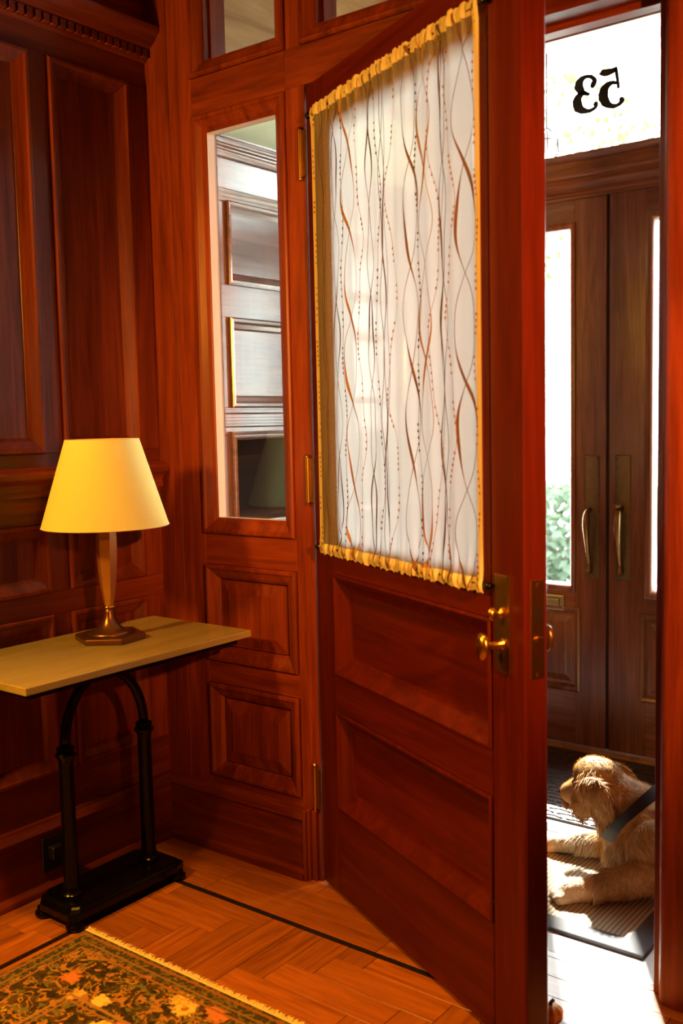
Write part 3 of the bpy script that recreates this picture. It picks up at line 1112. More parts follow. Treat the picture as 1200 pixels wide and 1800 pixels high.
knob(.853, .832, 1, 'brass')
knob(.853, .832, -1, 'dark_bronze')
tb = MB()
tb.lathe([(.010, .004), (.010, .008), (.005, .010), (.005, .020), (.010, .022), (.012, .028), (.008, .034), (.002, .035)], n=16)
tb.v = [Dm(.853 + p[0] * .6, .893 + p[1] * 1.15, p[2]) for p in tb.v]
tb.obj('thumb_turn', 'brass', esc, smooth=True)
kh = MB()
kh.lathe([(.006, .0046), (.006, .0052)], n=14)
kh.v = [Dm(.853 + p[0], .806 + p[1] * 1.5, p[2]) for p in kh.v]
kh.obj('keyhole', 'black_plastic', esc)
Eg = lambda u, v, w: (DW + w, u, v)      # edge face: u = thickness
mp_ = MB().panel(Eg, .013, .046, .774, .964, [(0, -.0005), (0, .0012), (.001, .0016), (.002, .0016)]).obj('mortise_plate', 'brass', door)
MB().slab(Eg, .024, .036, .846, .856, .0016, .007).obj('latch_bolt', 'brass', mp_, bevel=.001)
MB().slab(Eg, .020, .041, .848, .854, .0016, .005).obj('latch_bolt', 'brass', mp_, bevel=.001)
MB().slab(Eg, .026, .034, .884, .915, .0014, .0019).obj('bolt_slot', 'black_plastic', mp_)
MB().slab(Eg, .022, .038, .800, .806, .0014, .0019).obj('bolt_slot', 'black_plastic', mp_)
sc = MB()
for zz in (.783, .955):
    sc = MB().lathe([(.004, .0015), (.003, .0026)], n=10)
    sc.v = [Eg(.0295 + p[0], zz + p[1], p[2]) for p in sc.v]
    sc.obj('plate_screw', 'brass', mp_)
# hinges
for z0 in (1.905, 1.055, .207):
    z1 = z0 + .120
    hb = MB()
    hb.lathe([(.0055, z0), (.0055, z1)], (0, 0, 0), n=12)
    hb.lathe([(.0028, z1), (.006, z1 + .002), (.005, z1 + .007), (.002, z1 + .010)], n=12)
    hb.lathe([(.002, z0 - .008), (.005, z0 - .006), (.006, z0 - .002), (.0028, z0)], n=12)
    for q in range(1, 5):
        zz = z0 + (z1 - z0) * q / 5
        hb.lathe([(.0060, zz - .001), (.0060, zz + .001)], n=12)
    hb.v = [(p[0] - .010, p[1] - .011, p[2]) for p in hb.v]
    h = hb.obj('hinge', 'brass', door, smooth='auto')
    MB().box(-.007, .014, -.0075, -.0035, z0 + .002, z1 - .002).obj('hinge_leaf', 'old_brass', h)

# ------------------------------------------------------------------ curtain on the door
cur = empty('door_curtain', (ROOTX, ROOTY, 0), ANG)
tag(cur, 'sheer white curtain with wavy embroidered lines gathered over the door glass', 'curtain')
CU0, CU1, CZ0, CZ1 = .062, .808, .926, 2.064


def wav(u, z):
    """gathers: strong at both rods, soft in between"""
    e = max(math.exp(-((z - 2.03) / .05) ** 2), math.exp(-((z - .955) / .05) ** 2))
    e2 = math.exp(-((z - 2.045) / .014) ** 2) + math.exp(-((z - .943) / .012) ** 2)
    w = .0125 + .0022 * math.sin(u * 62 + 1.1) + .0016 * math.sin(u * 143 + .5) * (0.5 + e)
    w += e * (.0022 * math.sin(u * 260) + .0016 * math.sin(u * 417 + 1.0))
    w += min(e2, 1.0) * .0045
    return w


def grid(u0, u1, z0, z1, nu, nv, zj=None, off=0.0):
    b = MB()
    vs_ = []
    for j in range(nv + 1):
        for i in range(nu + 1):
            u = u0 + (u1 - u0) * i / nu
            z = z0 + (z1 - z0) * j / nv
            if zj:
                z += zj(u, j / nv)
            if off:
                ww = wav(u, z) - off
            else:
                ww = wav(u, z)
            vs_.append(Dm(u, z, ww))
    fs_ = [(j * (nu + 1) + i, j * (nu + 1) + i + 1, (j + 1) * (nu + 1) + i + 1, (j + 1) * (nu + 1) + i) for j in range(nv) for i in range(nu)]
    return b.add(vs_, fs_)


ruf = lambda u, t: (.0020 * math.sin(u * 170) + .0018 * math.sin(u * 431 + 1)) * (t if t > .5 else 0) * 1.0
grid(CU0, CU1, .955, 2.034, 150, 60).obj('sheer_panel', 'sheer_cloth', cur, smooth=True, fix=False)
grid(CU0, CU1, 2.034, CZ1, 240, 5, ruf).obj('header', 'hem_cloth', cur, smooth=True, fix=False)
grid(CU0, CU1, CZ0, .955, 240, 5, lambda u, t: (.0022 * math.sin(u * 190) + .0016 * math.sin(u * 417)) * (1 - t)).obj('bottom_hem', 'hem_cloth', cur, smooth=True, fix=False)
for u0, u1 in ((CU0, CU0 + .022), (CU1 - .022, CU1)):
    grid(u0, u1, .955, 2.034, 4, 60, None, -.0012).obj('side_hem', 'hem_cloth', cur, smooth=True, fix=False)
for z in (2.045, .943):
    MB().tube([Dm(CU0 - .012, z, .010), Dm(CU1 + .012, z, .010)], .0035, n=8).obj('curtain_rod', 'black_iron', cur)
for z in (2.045, .943):
    for u in (CU0 - .012, CU1 + .014):
        kb = MB()
        kb.lathe([(.004, 0), (.004, .008), (.008, .011), (.009, .016), (.005, .020)], n=10)
        kb.v = [Dm(u + p[0], z + p[1], p[2]) for p in kb.v]
        kb.obj('rod_bracket', 'black_iron', cur, smooth=True)


def ribbon(b, fu, fh, z0=.93, z1=2.055, n=150):
    vs_, fs_ = [], []
    for j in range(n + 1):
        z = z0 + (z1 - z0) * j / n
        u, h = fu(z), fh(z)
        for s in (-1, 1):
            uu = min(max(u + s * h, CU0), CU1)
            vs_.append(Dm(uu, z, wav(uu, z) + .0012))
    fs_ = [(2 * j, 2 * j + 1, 2 * j + 3, 2 * j + 2) for j in range(n)]
    b.add(vs_, fs_)


def beads(b, fu, z0=.94, z1=2.04, rnd=random):
    z = z0
    while z < z1:
        k = rnd.randint(3, 6)
        gap = rnd.choice([.014, .017, .012])
        for _ in range(k):
            if z > z1:
                break
            u = fu(z)
            rr = rnd.uniform(.0026, .0038)
            c = wav(u, z) + .0022
            vs_ = [Dm(u + rr * math.cos(PI * q / 4), z + rr * math.sin(PI * q / 4), c) for q in range(8)] + [Dm(u, z, c + .001)]
            b.add(vs_, [(q, (q + 1) % 8, 8) for q in range(8)])
            z += gap
        z += rnd.uniform(.02, .05)


def sine(c, a, per, ph, a2=0.004):
    return lambda z: c + a * math.sin(2 * PI * z / per + ph) + a2 * math.sin(2 * PI * z / (per * .37) + ph * 3.1 + c * 50)


rnd = random.Random(11)
# (centre, amplitude, period, phase, max half width, material) - crossing pairs
pairs = [(.190, .020, .40, .4, .0020, 'thread_dark'), (.262, .036, .40, 1.3, .0034, 'thread_ochre'), (.362, .014, .40, .8, .0018, 'thread_dark'),
         (.545, .030, .44, 2.2, .0028, 'thread_brown'), (.605, .028, .40, .2, .0030, 'thread_ochre'), (.752, .038, .42, 1.9, .0034, 'thread_brown'),
         (.425, .010, .5, 1.0, .0014, 'thread_dark'), (.672, .012, .46, .5, .0020, 'thread_dark')]
for c, a, per, ph, hw, mt in pairs:
    for s in (1, -1):
        b = MB()
        f = sine(c, a * s * (1 if s > 0 else .8), per, ph, .003 * s)
        php = rnd.uniform(0, 6)
        ribbon(b, f, (lambda z, php=php, hw=hw, per=per: .0011 + 1.15 * hw * max(0, math.sin(2 * PI * z / per + php)) ** 2))
        b.obj('embroidered_line', mt, cur, fix=False)
for c, a, per, ph, mt in ((.145, .012, .5, .3, 'thread_tan'), (.228, .004, .6, 1.2, 'thread_dark'), (.318, .012, .44, 2.6, 'thread_tan'), (.405, .014, .6, 2.0, 'thread_dark'),
                          (.462, .022, .42, 3.4, 'thread_ochre'), (.575, .008, .5, 1.0, 'thread_dark'), (.640, .020, .46, 4.2, 'thread_tan'), (.700, .018, .44, 2.4, 'thread_ochre'), (.790, .006, .5, 0, 'thread_tan'), (.076, .004, .4, 0, 'thread_tan')):
    b = MB()
    f = sine(c, a, per, ph)
    ribbon(b, f, lambda z: .0008)
    beads(b, f, rnd=rnd)
    b.obj('beaded_line', mt, cur, fix=False)
for c, a, per, ph in ((.125, .004, .6, 0), (.440, .006, .7, 1), (.668, .003, .6, 2), (.122, .010, .45, 2.4)):
    b = MB()
    ribbon(b, sine(c, a, per, ph), lambda z: .0008)
    b.obj('embroidered_line', 'thread_dark', cur, fix=False)

# ------------------------------------------------------------------ lamp
LX, LY, LZ = .176, -.358, .7005
lamp = empty('table_lamp', (LX, LY, LZ))
tag(lamp, 'bronze table lamp with a tapered yellow cloth shade on the narrow table', 'lamp')
PH = math.radians(-22)
lb = MB()
lb.lathe([(.092, 0), (.095, .001), (.095, .014), (.092, .0165), (.060, .020), (.030, .026)], n=6, phase=PH)
lb.obj('base', 'dark_bronze', lamp, bevel=.0015)
fo = MB()
fo.lathe([(.070, .0185), (.045, .0235), (.031, .033), (.0225, .046), (.0165, .060), (.0135, .074), (.0125, .086)], n=24, phase=PH)
fo.obj('flared_foot', 'dark_bronze', lamp, smooth=True)
ri = MB()
ri.lathe([(.0125, .084), (.016, .086), (.017, .0885), (.016, .091), (.0125, .093)], n=24)
ri.obj('collar', 'brass', lamp, smooth=True)
sm = MB()
sm.lathe([(.0125, .092), (.0165, .115), (.0210, .145), (.0245, .180), (.0268, .215), (.0278, .245), (.0280, .270), (.0275, .300), (.0265, .330), (.020, .340)], n=6, phase=PH)
sm.obj('stem', 'bronze', lamp, bevel=.001)
sk = MB()
sk.lathe([(.012, .34), (.016, .345), (.016, .385), (.012, .39)], n=16)
sk.obj('socket', 'old_brass', lamp, smooth='auto')
bu = MB()
bu.lathe([(.012, .39), (.018, .41), (.028, .435), (.030, .455), (.024, .475), (.010, .485)], n=16)
bu.obj('bulb', 'white_paint', lamp, smooth=True)
sh = MB()
sh.lathe([(.167, .306), (.0965, .536)], n=72, cap=False)
sh.lathe([(.1655, .306), (.095, .536)], n=72, cap=False)
o = sh.obj('shade', 'shade_cloth', lamp, smooth=True, fix=False)
for r_, z_ in ((.1665, .3065), (.096, .5355)):
    MB().tube([(r_ * math.cos(2 * PI * k / 64), r_ * math.sin(2 * PI * k / 64), z_) for k in range(64)], .0013, n=6, closed=True).obj('shade_rim', 'hem_cloth', o, smooth=True)
sp = MB()
for k in range(3):
    a = 2 * PI * k / 3 + .4
    sp.tube([(0, 0, .50), (.095 * math.cos(a), .095 * math.sin(a), .528)], .0014, n=6)
sp.tube([(0, 0, .39), (0, 0, .505)], .003, n=6)
sp.obj('shade_carrier', 'old_brass', o)
cd_ = MB()
pts = [Vector((-.085, .02, .006)), Vector((-.105, .06, .0045)), Vector((-.118, .11, .0045)), Vector((-.135, .15, .0045)), Vector((-.1505, .17, .0045))]
P2 = []
for i in range(len(pts) - 1):
    a0, a1, a2, a3 = [pts[j] for j in (max(i - 1, 0), i, i + 1, min(i + 2, len(pts) - 1))]
    for k in range(6):
        t = k / 6
        P2.append(.5 * ((2 * a1) + (a2 - a0) * t + (2 * a0 - 5 * a1 + 4 * a2 - a3) * t * t + (3 * a1 - a0 - 3 * a2 + a3) * t ** 3))
P2.append(pts[-1])
cd_.tube(P2, .0026, n=6)
cd_.obj('cord', 'black_plastic', lamp, smooth=True)
out_ = empty('wall_outlet', (.0185, -.462, .105))
tag(out_, 'small black outlet with plug on the baseboard under the table', 'outlet')
MB().box(.0005, .006, -.035, .035, -.05, .05).obj('cover_plate', 'black_plastic', out_, bevel=.002)
MB().box(.0062, .030, -.018, .018, -.012, .025).obj('plug', 'black_plastic', out_, bevel=.003)
MB().tube([(.028, .016, .0), (.034, .030, -.012), (.040, .055, -.045), (.046, .09, -.085), (.050, .13, -.1005), (.046, .20, -.1012), (.036, .27, -.1012)], .0028, n=6).obj('plug_cord', 'black_plastic', out_, smooth=True)

# ------------------------------------------------------------------ narrow iron table
TX, TY = .205, -.432
tab = empty('console_table', (TX, TY, 0))
tag(tab, 'narrow table with pale wooden top on a black iron pedestal', 'table')
MB().box(.020 - TX, .420 - TX, -.797 - TY, -.066 - TY, .681, .700).obj('tabletop', 'tabletop_wood', tab, bevel=.0025, seg=2)
fr = MB()
fr.box(.06 - TX, .395 - TX, -.77 - TY, -.095 - TY, .664, .6805)
fr.obj('under_frame', 'black_iron', tab, bevel=.002)
PX = .190
PY = (-.530, -.266)
for y in PY:
    pb = MB()
    pb.lathe([(.030, .058), (.030, .066), (.024, .072), (.021, .085), (.0195, .10), (.0185, .40), (.0195, .418), (.022, .424), (.026, .428), (.027, .434), (.024, .438), (.020, .441), (.023, .446), (.022, .452), (.014, .456)], (PX - TX, y - TY, 0), n=20)
    pb.obj('post', 'black_iron', tab, smooth='auto')
yc, ry = (PY[0] + PY[1]) / 2, (PY[1] - PY[0]) / 2
arc = [(PX - TX, yc - TY - ry * math.cos(PI * k / 24), .452 + .17 * math.sin(PI * k / 24)) for k in range(25)]
MB().tube(arc, .0135, n=12).obj('arch', 'black_iron', tab, smooth=True)
br = MB()
br.lathe([(.018, .612), (.026, .622), (.026, .640), (.050, .655), (.055, .664)], (PX - TX, yc - TY, 0), n=20)
br.box(PX - TX - .02, PX - TX + .02, yc - TY - .20, yc - TY + .20, .648, .6642)
br.obj('top_bracket', 'black_iron', tab)
by0, by1 = -.598 - TY, -.200 - TY
bx0, bx1 = .105 - TX, .272 - TX
bp_ = MB()
e = .035
poly = [(bx0 + e, by0 + .004), (bx1 - e * .4, by0 + .004), (bx1, by0 + e * .6), (bx1, by1 - e), (bx1 - e * .4, by1), (bx0 + e, by1), (bx0, by1 - e), (bx0, by0 + e)]
vs_, fs_ = [], []
for sc_, z in ((1.0, .026), (1.0, .046), (.93, .054), (.90, .060)):
    cx, cy = (bx0 + bx1) / 2, (by0 + by1) / 2
    vs_ += [(cx + (x - cx) * sc_, cy + (y - cy) * sc_, z) for x, y in poly]
for i in range(3):
    for k in range(8):
        a, b = i * 8 + k, i * 8 + (k + 1) % 8
        fs_.append((a, b, b + 8, a + 8))
fs_ += [tuple(reversed(range(8))), tuple(24 + k for k in range(8))]
bp_.add(vs_, fs_)
bp_.obj('base_plate', 'black_iron', tab, bevel=.002)
for x in (bx0 + .022, bx1 - .018):
    for y in (by0 + .026, by1 - .022):
        MB().lathe([(.010, 0), (.021, .002), (.025, .009), (.023, .016), (.016, .021), (.018, .027)], (x, y, 0), n=18).obj('foot', 'black_iron', tab, smooth=True)

# ------------------------------------------------------------------ rug
RX, RY = .288, -.566
rug = empty('floral_rug', (RX, RY, 0))
tag(rug, 'dark green and ochre floral carpet with cream fringe on the parquet', 'rug')
MB().box(0, 1.55, -2.4, 0, .0005, .008).obj('pile', 'floral_rug', rug, bevel=.002)
fg = MB()
rnd = random.Random(5)
x = .0
while x < 1.55:
    k = rnd.uniform(.012, .030)
    a = rnd.uniform(-.012, .012)
    w_ = rnd.uniform(.0012, .0022)
    z = rnd.uniform(.002, .006)
    fg.add([(x - w_, 0, .006), (x + w_, 0, .006), (x + a * .5 + w_, k * .6, z + .003), (x + a * .5 - w_, k * .6, z + .003), (x + a, k, .0015)], [(0, 1, 2, 3), (3, 2, 4)])
    x += rnd.uniform(.0010, .0022)
o = fg.obj('fringe', 'fringe_cotton', rug, fix=False)
o['kind'] = 'stuff'
bd = MB()
bd.tube([(0, .001, .005), (1.55, .001, .005)], .0042, n=8)
bd.obj('fringe_binding', 'fringe_cotton', rug)

# ------------------------------------------------------------------ vestibule mats
mat_ = empty('door_mat', (1.0, .40, 0))
tag(mat_, 'beige ribbed sisal mat with grey fabric border under the dog', 'mat')
mx0, mx1, my0, my1, bw = .45 - 1.0, 1.470 - 1.0, .110 - .40, .705 - .40, .060
MB().box(mx0 + bw, mx1 - bw, my0 + bw, my1 - bw, .0005, .009).obj('woven_field', 'sisal', mat_)
gb = MB()
gb.add([(mx0, my0, .0005), (mx1, my0, .0005), (mx1, my1, .0005), (mx0, my1, .0005), (mx0, my0, .010), (mx1, my0, .010), (mx1, my1, .010), (mx0, my1, .010),
        (mx0 + bw, my0 + bw, .0105), (mx1 - bw, my0 + bw, .0105), (mx1 - bw, my1 - bw, .0105), (mx0 + bw, my1 - bw, .0105),
        (mx0 + bw, my0 + bw, .0005), (mx1 - bw, my0 + bw, .0005), (mx1 - bw, my1 - bw, .0005), (mx0 + bw, my1 - bw, .0005)],
       [(k, (k + 1) % 4, (k + 1) % 4 + 4, k + 4) for k in range(4)] + [(k + 4, (k + 1) % 4 + 4, (k + 1) % 4 + 8, k + 8) for k in range(4)] + [(k + 8, (k + 1) % 4 + 8, (k + 1) % 4 + 12, k + 12) for k in range(4)] + [(k, k + 12, (k + 1) % 4 + 12, (k + 1) % 4) for k in range(4)])
gb.obj('border', 'grey_border', mat_, bevel=.0025, seg=2)
rm = empty('rubber_mat', (.85, 1.06, 0))
tag(rm, 'dark brown rubber mat with wavy relief by the front doors', 'mat')
MB().box(-.48, .56, -.31, .33, .0005, .007).obj('base_sheet', 'dark_rubber', rm, bevel=.002)
wr = MB()
rnd = random.Random(9)
for j in range(22):
    y = -.30 + j * .0285
    for i in range(12):
        x = -.465 + i * .084 + (j % 2) * .04
        pts = []
        for k in range(6):
            t = k / 5
            px = x + t * .072
            if px > .55:
                break
            pts.append((px, y + .010 * math.sin(t * PI) + rnd.uniform(-.002, .002), .0072))
        if len(pts) > 2:
            wr.tube(pts, .0032, n=5)
o = wr.obj('wave_relief', 'dark_rubber', rm, smooth=True)
o['kind'] = 'stuff'

# ------------------------------------------------------------------ orange toy
toy = empty('toy_gourd', (1.402, -.238, 0))
tag(toy, 'small orange ribbed gourd toy on the sunny floor behind the door edge', 'toy')
tg = MB()
vs_, fs_ = [], []
NU, NV = 40, 12
for j in range(NV + 1):
    ph = PI * j / NV
    for i in range(NU):
        a = 2 * PI * i / NU
        rr = .026 * (1 + .09 * math.cos(8 * a)) * max(math.sin(ph), .02) ** .8
        vs_.append((rr * math.cos(a), rr * math.sin(a), .0205 - .020 * math.cos(ph)))
for j in range(NV):
    for i in range(NU):
        a, b = j * NU + i, j * NU + (i + 1) % NU
        fs_.append((a, b, b + NU, a + NU))
tg.add(vs_, fs_)
tg.obj('ribbed_body', 'orange_toy', toy, smooth=True)
MB().tube([(0, 0, .038), (.002, 0, .046), (.007, .001, .052)], [.005, .0035, .004], n=8).obj('stalk', 'bark', toy, smooth=True)

# ------------------------------------------------------------------ dog
exec_dog = True
DOGO = Vector((1.35, .46, 0))
dog = empty('dog', DOGO)
tag(dog, 'golden dog with a dark collar lying on the sisal mat', 'dog')


def cap(bm_, p0, r0, p1, r1, n=7):
    """chain of overlapping spheres = tapered limb"""
    p0, p1 = Vector(p0), Vector(p1)
    for k in range(n + 1):
        t = k / n
        mtx = Matrix.Translation(p0.lerp(p1, t)) @ Matrix.Scale(r0 + (r1 - r0) * t, 4)
        bmesh.ops.create_icosphere(bm_, subdivisions=2, radius=1.0, matrix=mtx)


def ell(bm_, c, rad, rot=(0, 0, 0)):
    from mathutils import Euler
    mtx = Matrix.Translation(Vector(c)) @ Euler(rot).to_matrix().to_4x4() @ Matrix.Diagonal((*rad, 1))
    bmesh.ops.create_icosphere(bm_, subdivisions=3, radius=1.0, matrix=mtx)


bm = bmesh.new()
HD = Vector((-.80, .42, -.42)).normalized()      # where the nose points
SK = Vector((1.196, .500, .253))
# skull, brow, muzzle, jaw
ell(bm, SK, (.073, .068, .070))
ell(bm, SK + Vector((-.020, .006, .020)), (.056, .058, .048))
cap(bm, SK + HD * .040 + Vector((0, 0, -.012)), .052, SK + HD * .142 + Vector((.0, 0, -.012)), .033)
cap(bm, SK + HD * .05 + Vector((.01, 0, -.045)), .040, SK + HD * .125 + Vector((.012, 0, -.048)), .021)
ell(bm, SK + HD * .06 + Vector((.006, -.035, -.045)), (.040, .026, .040))
# neck and ruff
cap(bm, (1.222, .500, .236), .064, (1.340, .512, .165), .088)
cap(bm, (1.232, .490, .190), .056, (1.282, .490, .110), .070)
# chest and trunk
ell(bm, (1.350, .500, .128), (.112, .115, .120))
ell(bm, (1.275, .490, .085), (.058, .075, .080))
ell(bm, (1.47, .525, .130), (.150, .118, .118))
cap(bm, (1.45, .53, .125), .118, (1.72, .60, .112), .110)
ell(bm, (1.77, .60, .105), (.115, .120, .102))
# near foreleg: shoulder, elbow, forearm, wrist, paw
ell(bm, (1.385, .405, .120), (.072, .050, .095))
cap(bm, (1.40, .385, .085), .052, (1.315, .335, .056), .043)
cap(bm, (1.315, .335, .056), .043, (1.250, .292, .036), .030)
cap(bm, (1.250, .292, .036), .031, (1.213, .268, .030), .032, 4)
for k, (dx, dy) in enumerate(((-.038, .018), (-.050, -.003), (-.042, -.026), (-.020, -.042))):
    cap(bm, (1.222 + dx * .25, .270 + dy * .5, .024), .018, (1.222 + dx, .272 + dy, .0225), .0165, 4)
# far foreleg
cap(bm, (1.28, .585, .075), .052, (1.175, .560, .050), .036)
cap(bm, (1.175, .560, .050), .035, (1.050, .520, .032), .026)
for k, dy in enumerate((-.020, -.006, .008, .020)):
    cap(bm, (1.045, .520 + dy * .7, .024), .015, (1.012, .512 + dy, .0205), .0135, 4)
# hind leg folded, tail
ell(bm, (1.73, .505, .095), (.105, .055, .080), (0, 0, .15))
cap(bm, (1.66, .455, .040), .034, (1.78, .47, .030), .026)
cap(bm, (1.66, .450, .030), .027, (1.585, .42, .026), .024, 4)
cap(bm, (1.85, .66, .09), .035, (1.90, .84, .035), .022)
for f in bm.faces:
    f.smooth = True
me = bpy.data.meshes.new('body')
bm.to_mesh(me)
bm.free()
tmp = bpy.data.objects.new('tmp_body', me)
COL.objects.link(tmp)
rmod = tmp.modifiers.new('r', 'REMESH')
rmod.mode = 'VOXEL'
rmod.voxel_size = .0052
smod = tmp.modifiers.new('s', 'SMOOTH')
smod.factor = .5
smod.iterations = 5
dg = bpy.context.evaluated_depsgraph_get()
body_me = bpy.data.meshes.new_from_object(tmp.evaluated_get(dg))
bpy.data.objects.remove(tmp)


# droopy ear, a flap hanging over the cheek, added to the smoothed body as one surface
def ear(side):
    """side -1 = towards the camera"""
    b = MB()
    base = SK + Vector((.000, side * .052, .038))
    rowsE = [(0.0, .018, .00), (.12, .036, .006), (.3, .047, .012), (.5, .050, .012), (.7, .045, .008), (.88, .030, .004), (1.0, .008, 0)]
    vs_, fs_ = [], []
    n = 12
    for t, hw, out in rowsE:
        cen = base + Vector((.012 + .030 * t, side * (.020 + out * 1.6 - .010 * t), -.120 * t + .012 * math.sin(PI * t)))
        for k in range(n):
            a = 2 * PI * k / n
            vs_.append(cen + Vector((hw * math.cos(a), side * .0085 * math.sin(a), -.01 * math.cos(a) * t)))
    for i in range(len(rowsE) - 1):
        for k in range(n):
            a, c = i * n + k, i * n + (k + 1) % n
            fs_.append((a, c, c + n, a + n))
    fs_ += [tuple(range(n)), tuple((len(rowsE) - 1) * n + k for k in range(n))]
    return b.add(vs_, fs_)


bm = bmesh.new()
bm.from_mesh(body_me)
for s in (-1, 1):
    e_ = ear(s)
    vv = [bm.verts.new(p) for p in e_.v]
    for f in e_.f:
        bm.faces.new([vv[i] for i in f])
bmesh.ops.recalc_face_normals(bm, faces=bm.faces)
bmesh.ops.translate(bm, verts=bm.verts, vec=-DOGO)
for v in bm.verts:
    if v.co.z < .012:
        v.co.z = max(v.co.z, .0108)
for f in bm.faces:
    f.smooth = True
body_me.clear_geometry()
bm.to_mesh(body_me)
bm.free()
# second remesh so that ears and body are one continuous surface
tmp = bpy.data.objects.new('tmp_body', body_me)
COL.objects.link(tmp)
rmod = tmp.modifiers.new('r', 'REMESH')
rmod.mode = 'VOXEL'
rmod.voxel_size = .0048
smod = tmp.modifiers.new('s', 'SMOOTH')
smod.factor = .5
smod.iterations = 3
bpy.context.view_layer.update()
dg = bpy.context.evaluated_depsgraph_get()
bme = bpy.data.meshes.new_from_object(tmp.evaluated_get(dg))
bpy.data.objects.remove(tmp)
bme.name = 'body'
bme.materials.clear()
bme.materials.append(MATS['golden_fur'])
for p in bme.polygons:
    p.use_smooth = True


def coat(p):
    """coat colour at a dog-local point, with sun painted onto the forelegs"""
    w = p + DOGO
    g = Vector((.60, .295, .080))
    cream = Vector((.82, .66, .46))
    paw = max(0, min(1, (1.30 - w.x) / .08)) * (1 if w.z < .085 and w.y < .36 else 0)  # cream on the lower forelegs stands in for sunlight
    paw = max(paw, (1 if (w.z < .075 and w.x < 1.18) else 0) * .7)
    chest = max(0, 1 - (w - Vector((1.262, .45, .085))).length / .07) * .7
    k = max(paw, chest)
    red = max(0, 1 - (w - Vector((1.225, .44, .21))).length / .10) * .45
    c = g.lerp(cream, k)
    return c.lerp(Vector((.52, .24, .075)), red)


ca = bme.color_attributes.new('tint', 'FLOAT_COLOR', 'POINT')
for i, v in enumerate(bme.vertices):
    c = coat(v.co) * .8
    ca.data[i].color = (c.x, c.y, c.z, 1)
body = bpy.data.objects.new('body', bme)
COL.objects.link(body)
body.parent = dog
# fur strands
rnd = random.Random(21)
polys = [p for p in bme.polygons]
wts = []
tot = 0
for p in polys:
    w = p.center + DOGO
    d = 1.0 if w.x < 1.60 else .12
    tot += p.area * d
    wts.append(tot)
import bisect
CN = Vector((.77, .0, -.64)).normalized()
CC = Vector((1.300, .503, .193))
NF = 36000
fv, ff, fc = [], [], []
for _ in range(NF):
    p = polys[min(bisect.bisect_left(wts, rnd.random() * tot), len(polys) - 1)]
    c = p.center + Vector((rnd.uniform(-1, 1), rnd.uniform(-1, 1), rnd.uniform(-1, 1))) * .003
    w = c + DOGO
    nrm = p.normal
    if w.z < .016:
        continue
    dpl = (w - CC).dot(CN)
    if -.022 < dpl < .016 and (w - CC).length < .14:
        continue
    head = (w - SK).length < .105
    muzzle = (w - (SK + HD * .12)).length < .055
    pawz = w.z < .060 and (w.x < 1.275 and w.y < .34 or w.x < 1.12)
    earz = w.y < .452 and 1.15 < w.x < 1.28 and .13 < w.z < .31
    if muzzle:
        flow, L_ = -HD + Vector((0, 0, -.3)), .006
    elif pawz:
        flow, L_ = Vector((-.6, -.3, -.4)), .006
    elif earz:
        flow, L_ = Vector((.25, -.05, -1)), .026
    elif head:
        flow, L_ = -HD + Vector((0, 0, .1)), .012
    elif w.x < 1.31 and w.z < .17:
        flow, L_ = Vector((-.25, -.15, -1)), .036
    elif w.z < .11 and w.y < .40:
        flow, L_ = Vector((.1, -.1, -.9)), .012
    else:
        flow, L_ = Vector((.75, -.1, -.65)), .028
    L_ *= rnd.uniform(.6, 1.25)
    nz = noise.noise_vector(w * 26) * .55
    flow = flow.normalized() + nz
    flow = (flow - nrm * flow.dot(nrm)).normalized()
    d1 = (flow + nrm * .42).normalized()
    d2 = (flow + nrm * .10 + Vector((0, 0, -.15))).normalized()
    s = d1.cross(nrm).normalized() * rnd.uniform(.0005, .0010)
    a = c - nrm * .001
    b = a + d1 * L_ * .5
    e_ = b + d2 * L_ * .5
    for q in (b, e_):
        if q.z < .0115:
            q.z = .0115
    k = len(fv)
    fv += [a - s, a + s, b + s * .8, b - s * .8, e_]
    ff += [(k, k + 1, k + 2, k + 3), (k + 3, k + 2, k + 4)]
    cc = coat(c) * rnd.uniform(.65, 1.35)
    if rnd.random() < .14:
        cc = cc.lerp(Vector((.84, .64, .38)), .6)
    fc += [cc * .8, cc * .8, cc, cc, cc * 1.15]
fme = bpy.data.meshes.new('fur')
fme.from_pydata(fv, [], ff)
ca = fme.color_attributes.new('tint', 'FLOAT_COLOR', 'POINT')
for i, c in enumerate(fc):
    ca.data[i].color = (min(c.x, .95), min(c.y, .95), min(c.z, .95), 1)
fme.materials.append(MATS['golden_fur'])
fo_ = bpy.data.objects.new('fur', fme)
COL.objects.link(fo_)
fo_.parent = dog
fo_['kind'] = 'stuff'
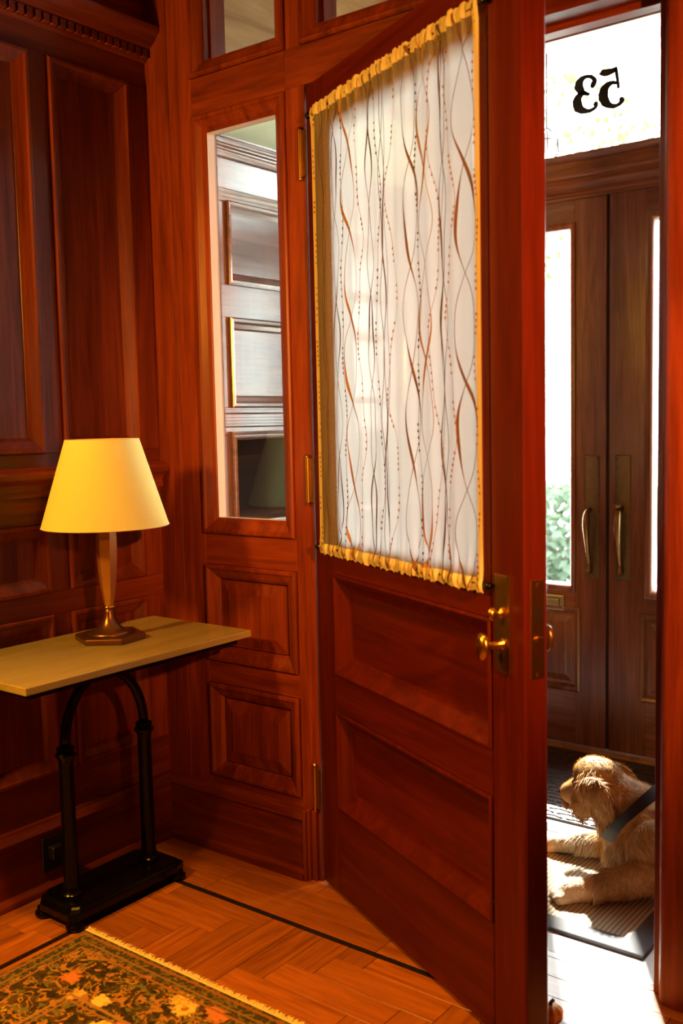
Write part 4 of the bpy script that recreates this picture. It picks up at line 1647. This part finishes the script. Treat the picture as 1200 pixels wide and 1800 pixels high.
# nose, eyes, collar, claws
T = -DOGO
nb = MB()
q = SK + HD * .171 + Vector((-.004, -.008, -.004)) + T
nb.lathe([(.002, -.012), (.010, -.009), (.0145, 0), (.010, .009), (.002, .012)], (q.x, q.y, q.z), n=14)
nb.obj('nose', 'nose_black', dog, smooth=True)
side = HD.cross(Vector((0, 0, 1))).normalized()
for s in (-1, 1):
    q = SK + HD * .066 + side * s * .040 + Vector((0, 0, .016)) + T
    MB().lathe([(.001, -.008), (.006, -.006), (.0082, 0), (.006, .006), (.001, .008)], (q.x, q.y, q.z), n=12).obj('eye', 'nose_black', dog, smooth=True)
from mathutils.bvhtree import BVHTree
bvh = BVHTree.FromPolygons([v.co for v in bme.vertices], [tuple(p.vertices) for p in bme.polygons])
cn = CN
cc = CC + T
cu_ = Vector((0, 1, 0))
cu_ = (cu_ - cn * cu_.dot(cn)).normalized()
cv_ = cn.cross(cu_)
vs_, fs_ = [], []
N = 48
raw = []
for k in range(N):
    a = 2 * PI * k / N
    rdir = cu_ * math.cos(a) + cv_ * math.sin(a)
    hit = bvh.ray_cast(cc + rdir * .20, -rdir)[3] if True else None
    raw.append(.20 - hit if hit else .09)
raw = [min(max(q_, .07), .118) for q_ in raw]
rads = [sum(raw[(k + j) % N] for j in range(-4, 5)) / 9 + .004 for k in range(N)]
for k in range(N):
    a = 2 * PI * k / N
    rdir = cu_ * math.cos(a) + cv_ * math.sin(a)
    for (h, ro) in ((-.0165, 0), (-.0165, .004), (.0165, .004), (.0165, 0)):
        vs_.append(cc + rdir * (rads[k] + ro) + cn * h)
for k in range(N):
    for i in range(4):
        a, b = k * 4 + i, k * 4 + (i + 1) % 4
        c, d = ((k + 1) % N) * 4 + (i + 1) % 4, ((k + 1) % N) * 4 + i
        fs_.append((a, b, c, d))
o = MB().add(vs_, fs_).obj('collar', 'collar_nylon', dog, smooth='auto')
o['label'] = 'dark blue-black collar'
for dx, dy in ((-.038, .018), (-.050, -.003), (-.042, -.026), (-.020, -.042)):
    p = Vector((1.222 + dx * 1.18, .272 + dy * 1.16, .020)) + T
    d = Vector((dx, dy, -.012)).normalized() * .007
    MB().tube([p, p + d * .6, p + d + Vector((0, 0, -.002))], [.0028, .0022, .0006], n=6).obj('claw', 'claw', dog, smooth=True)
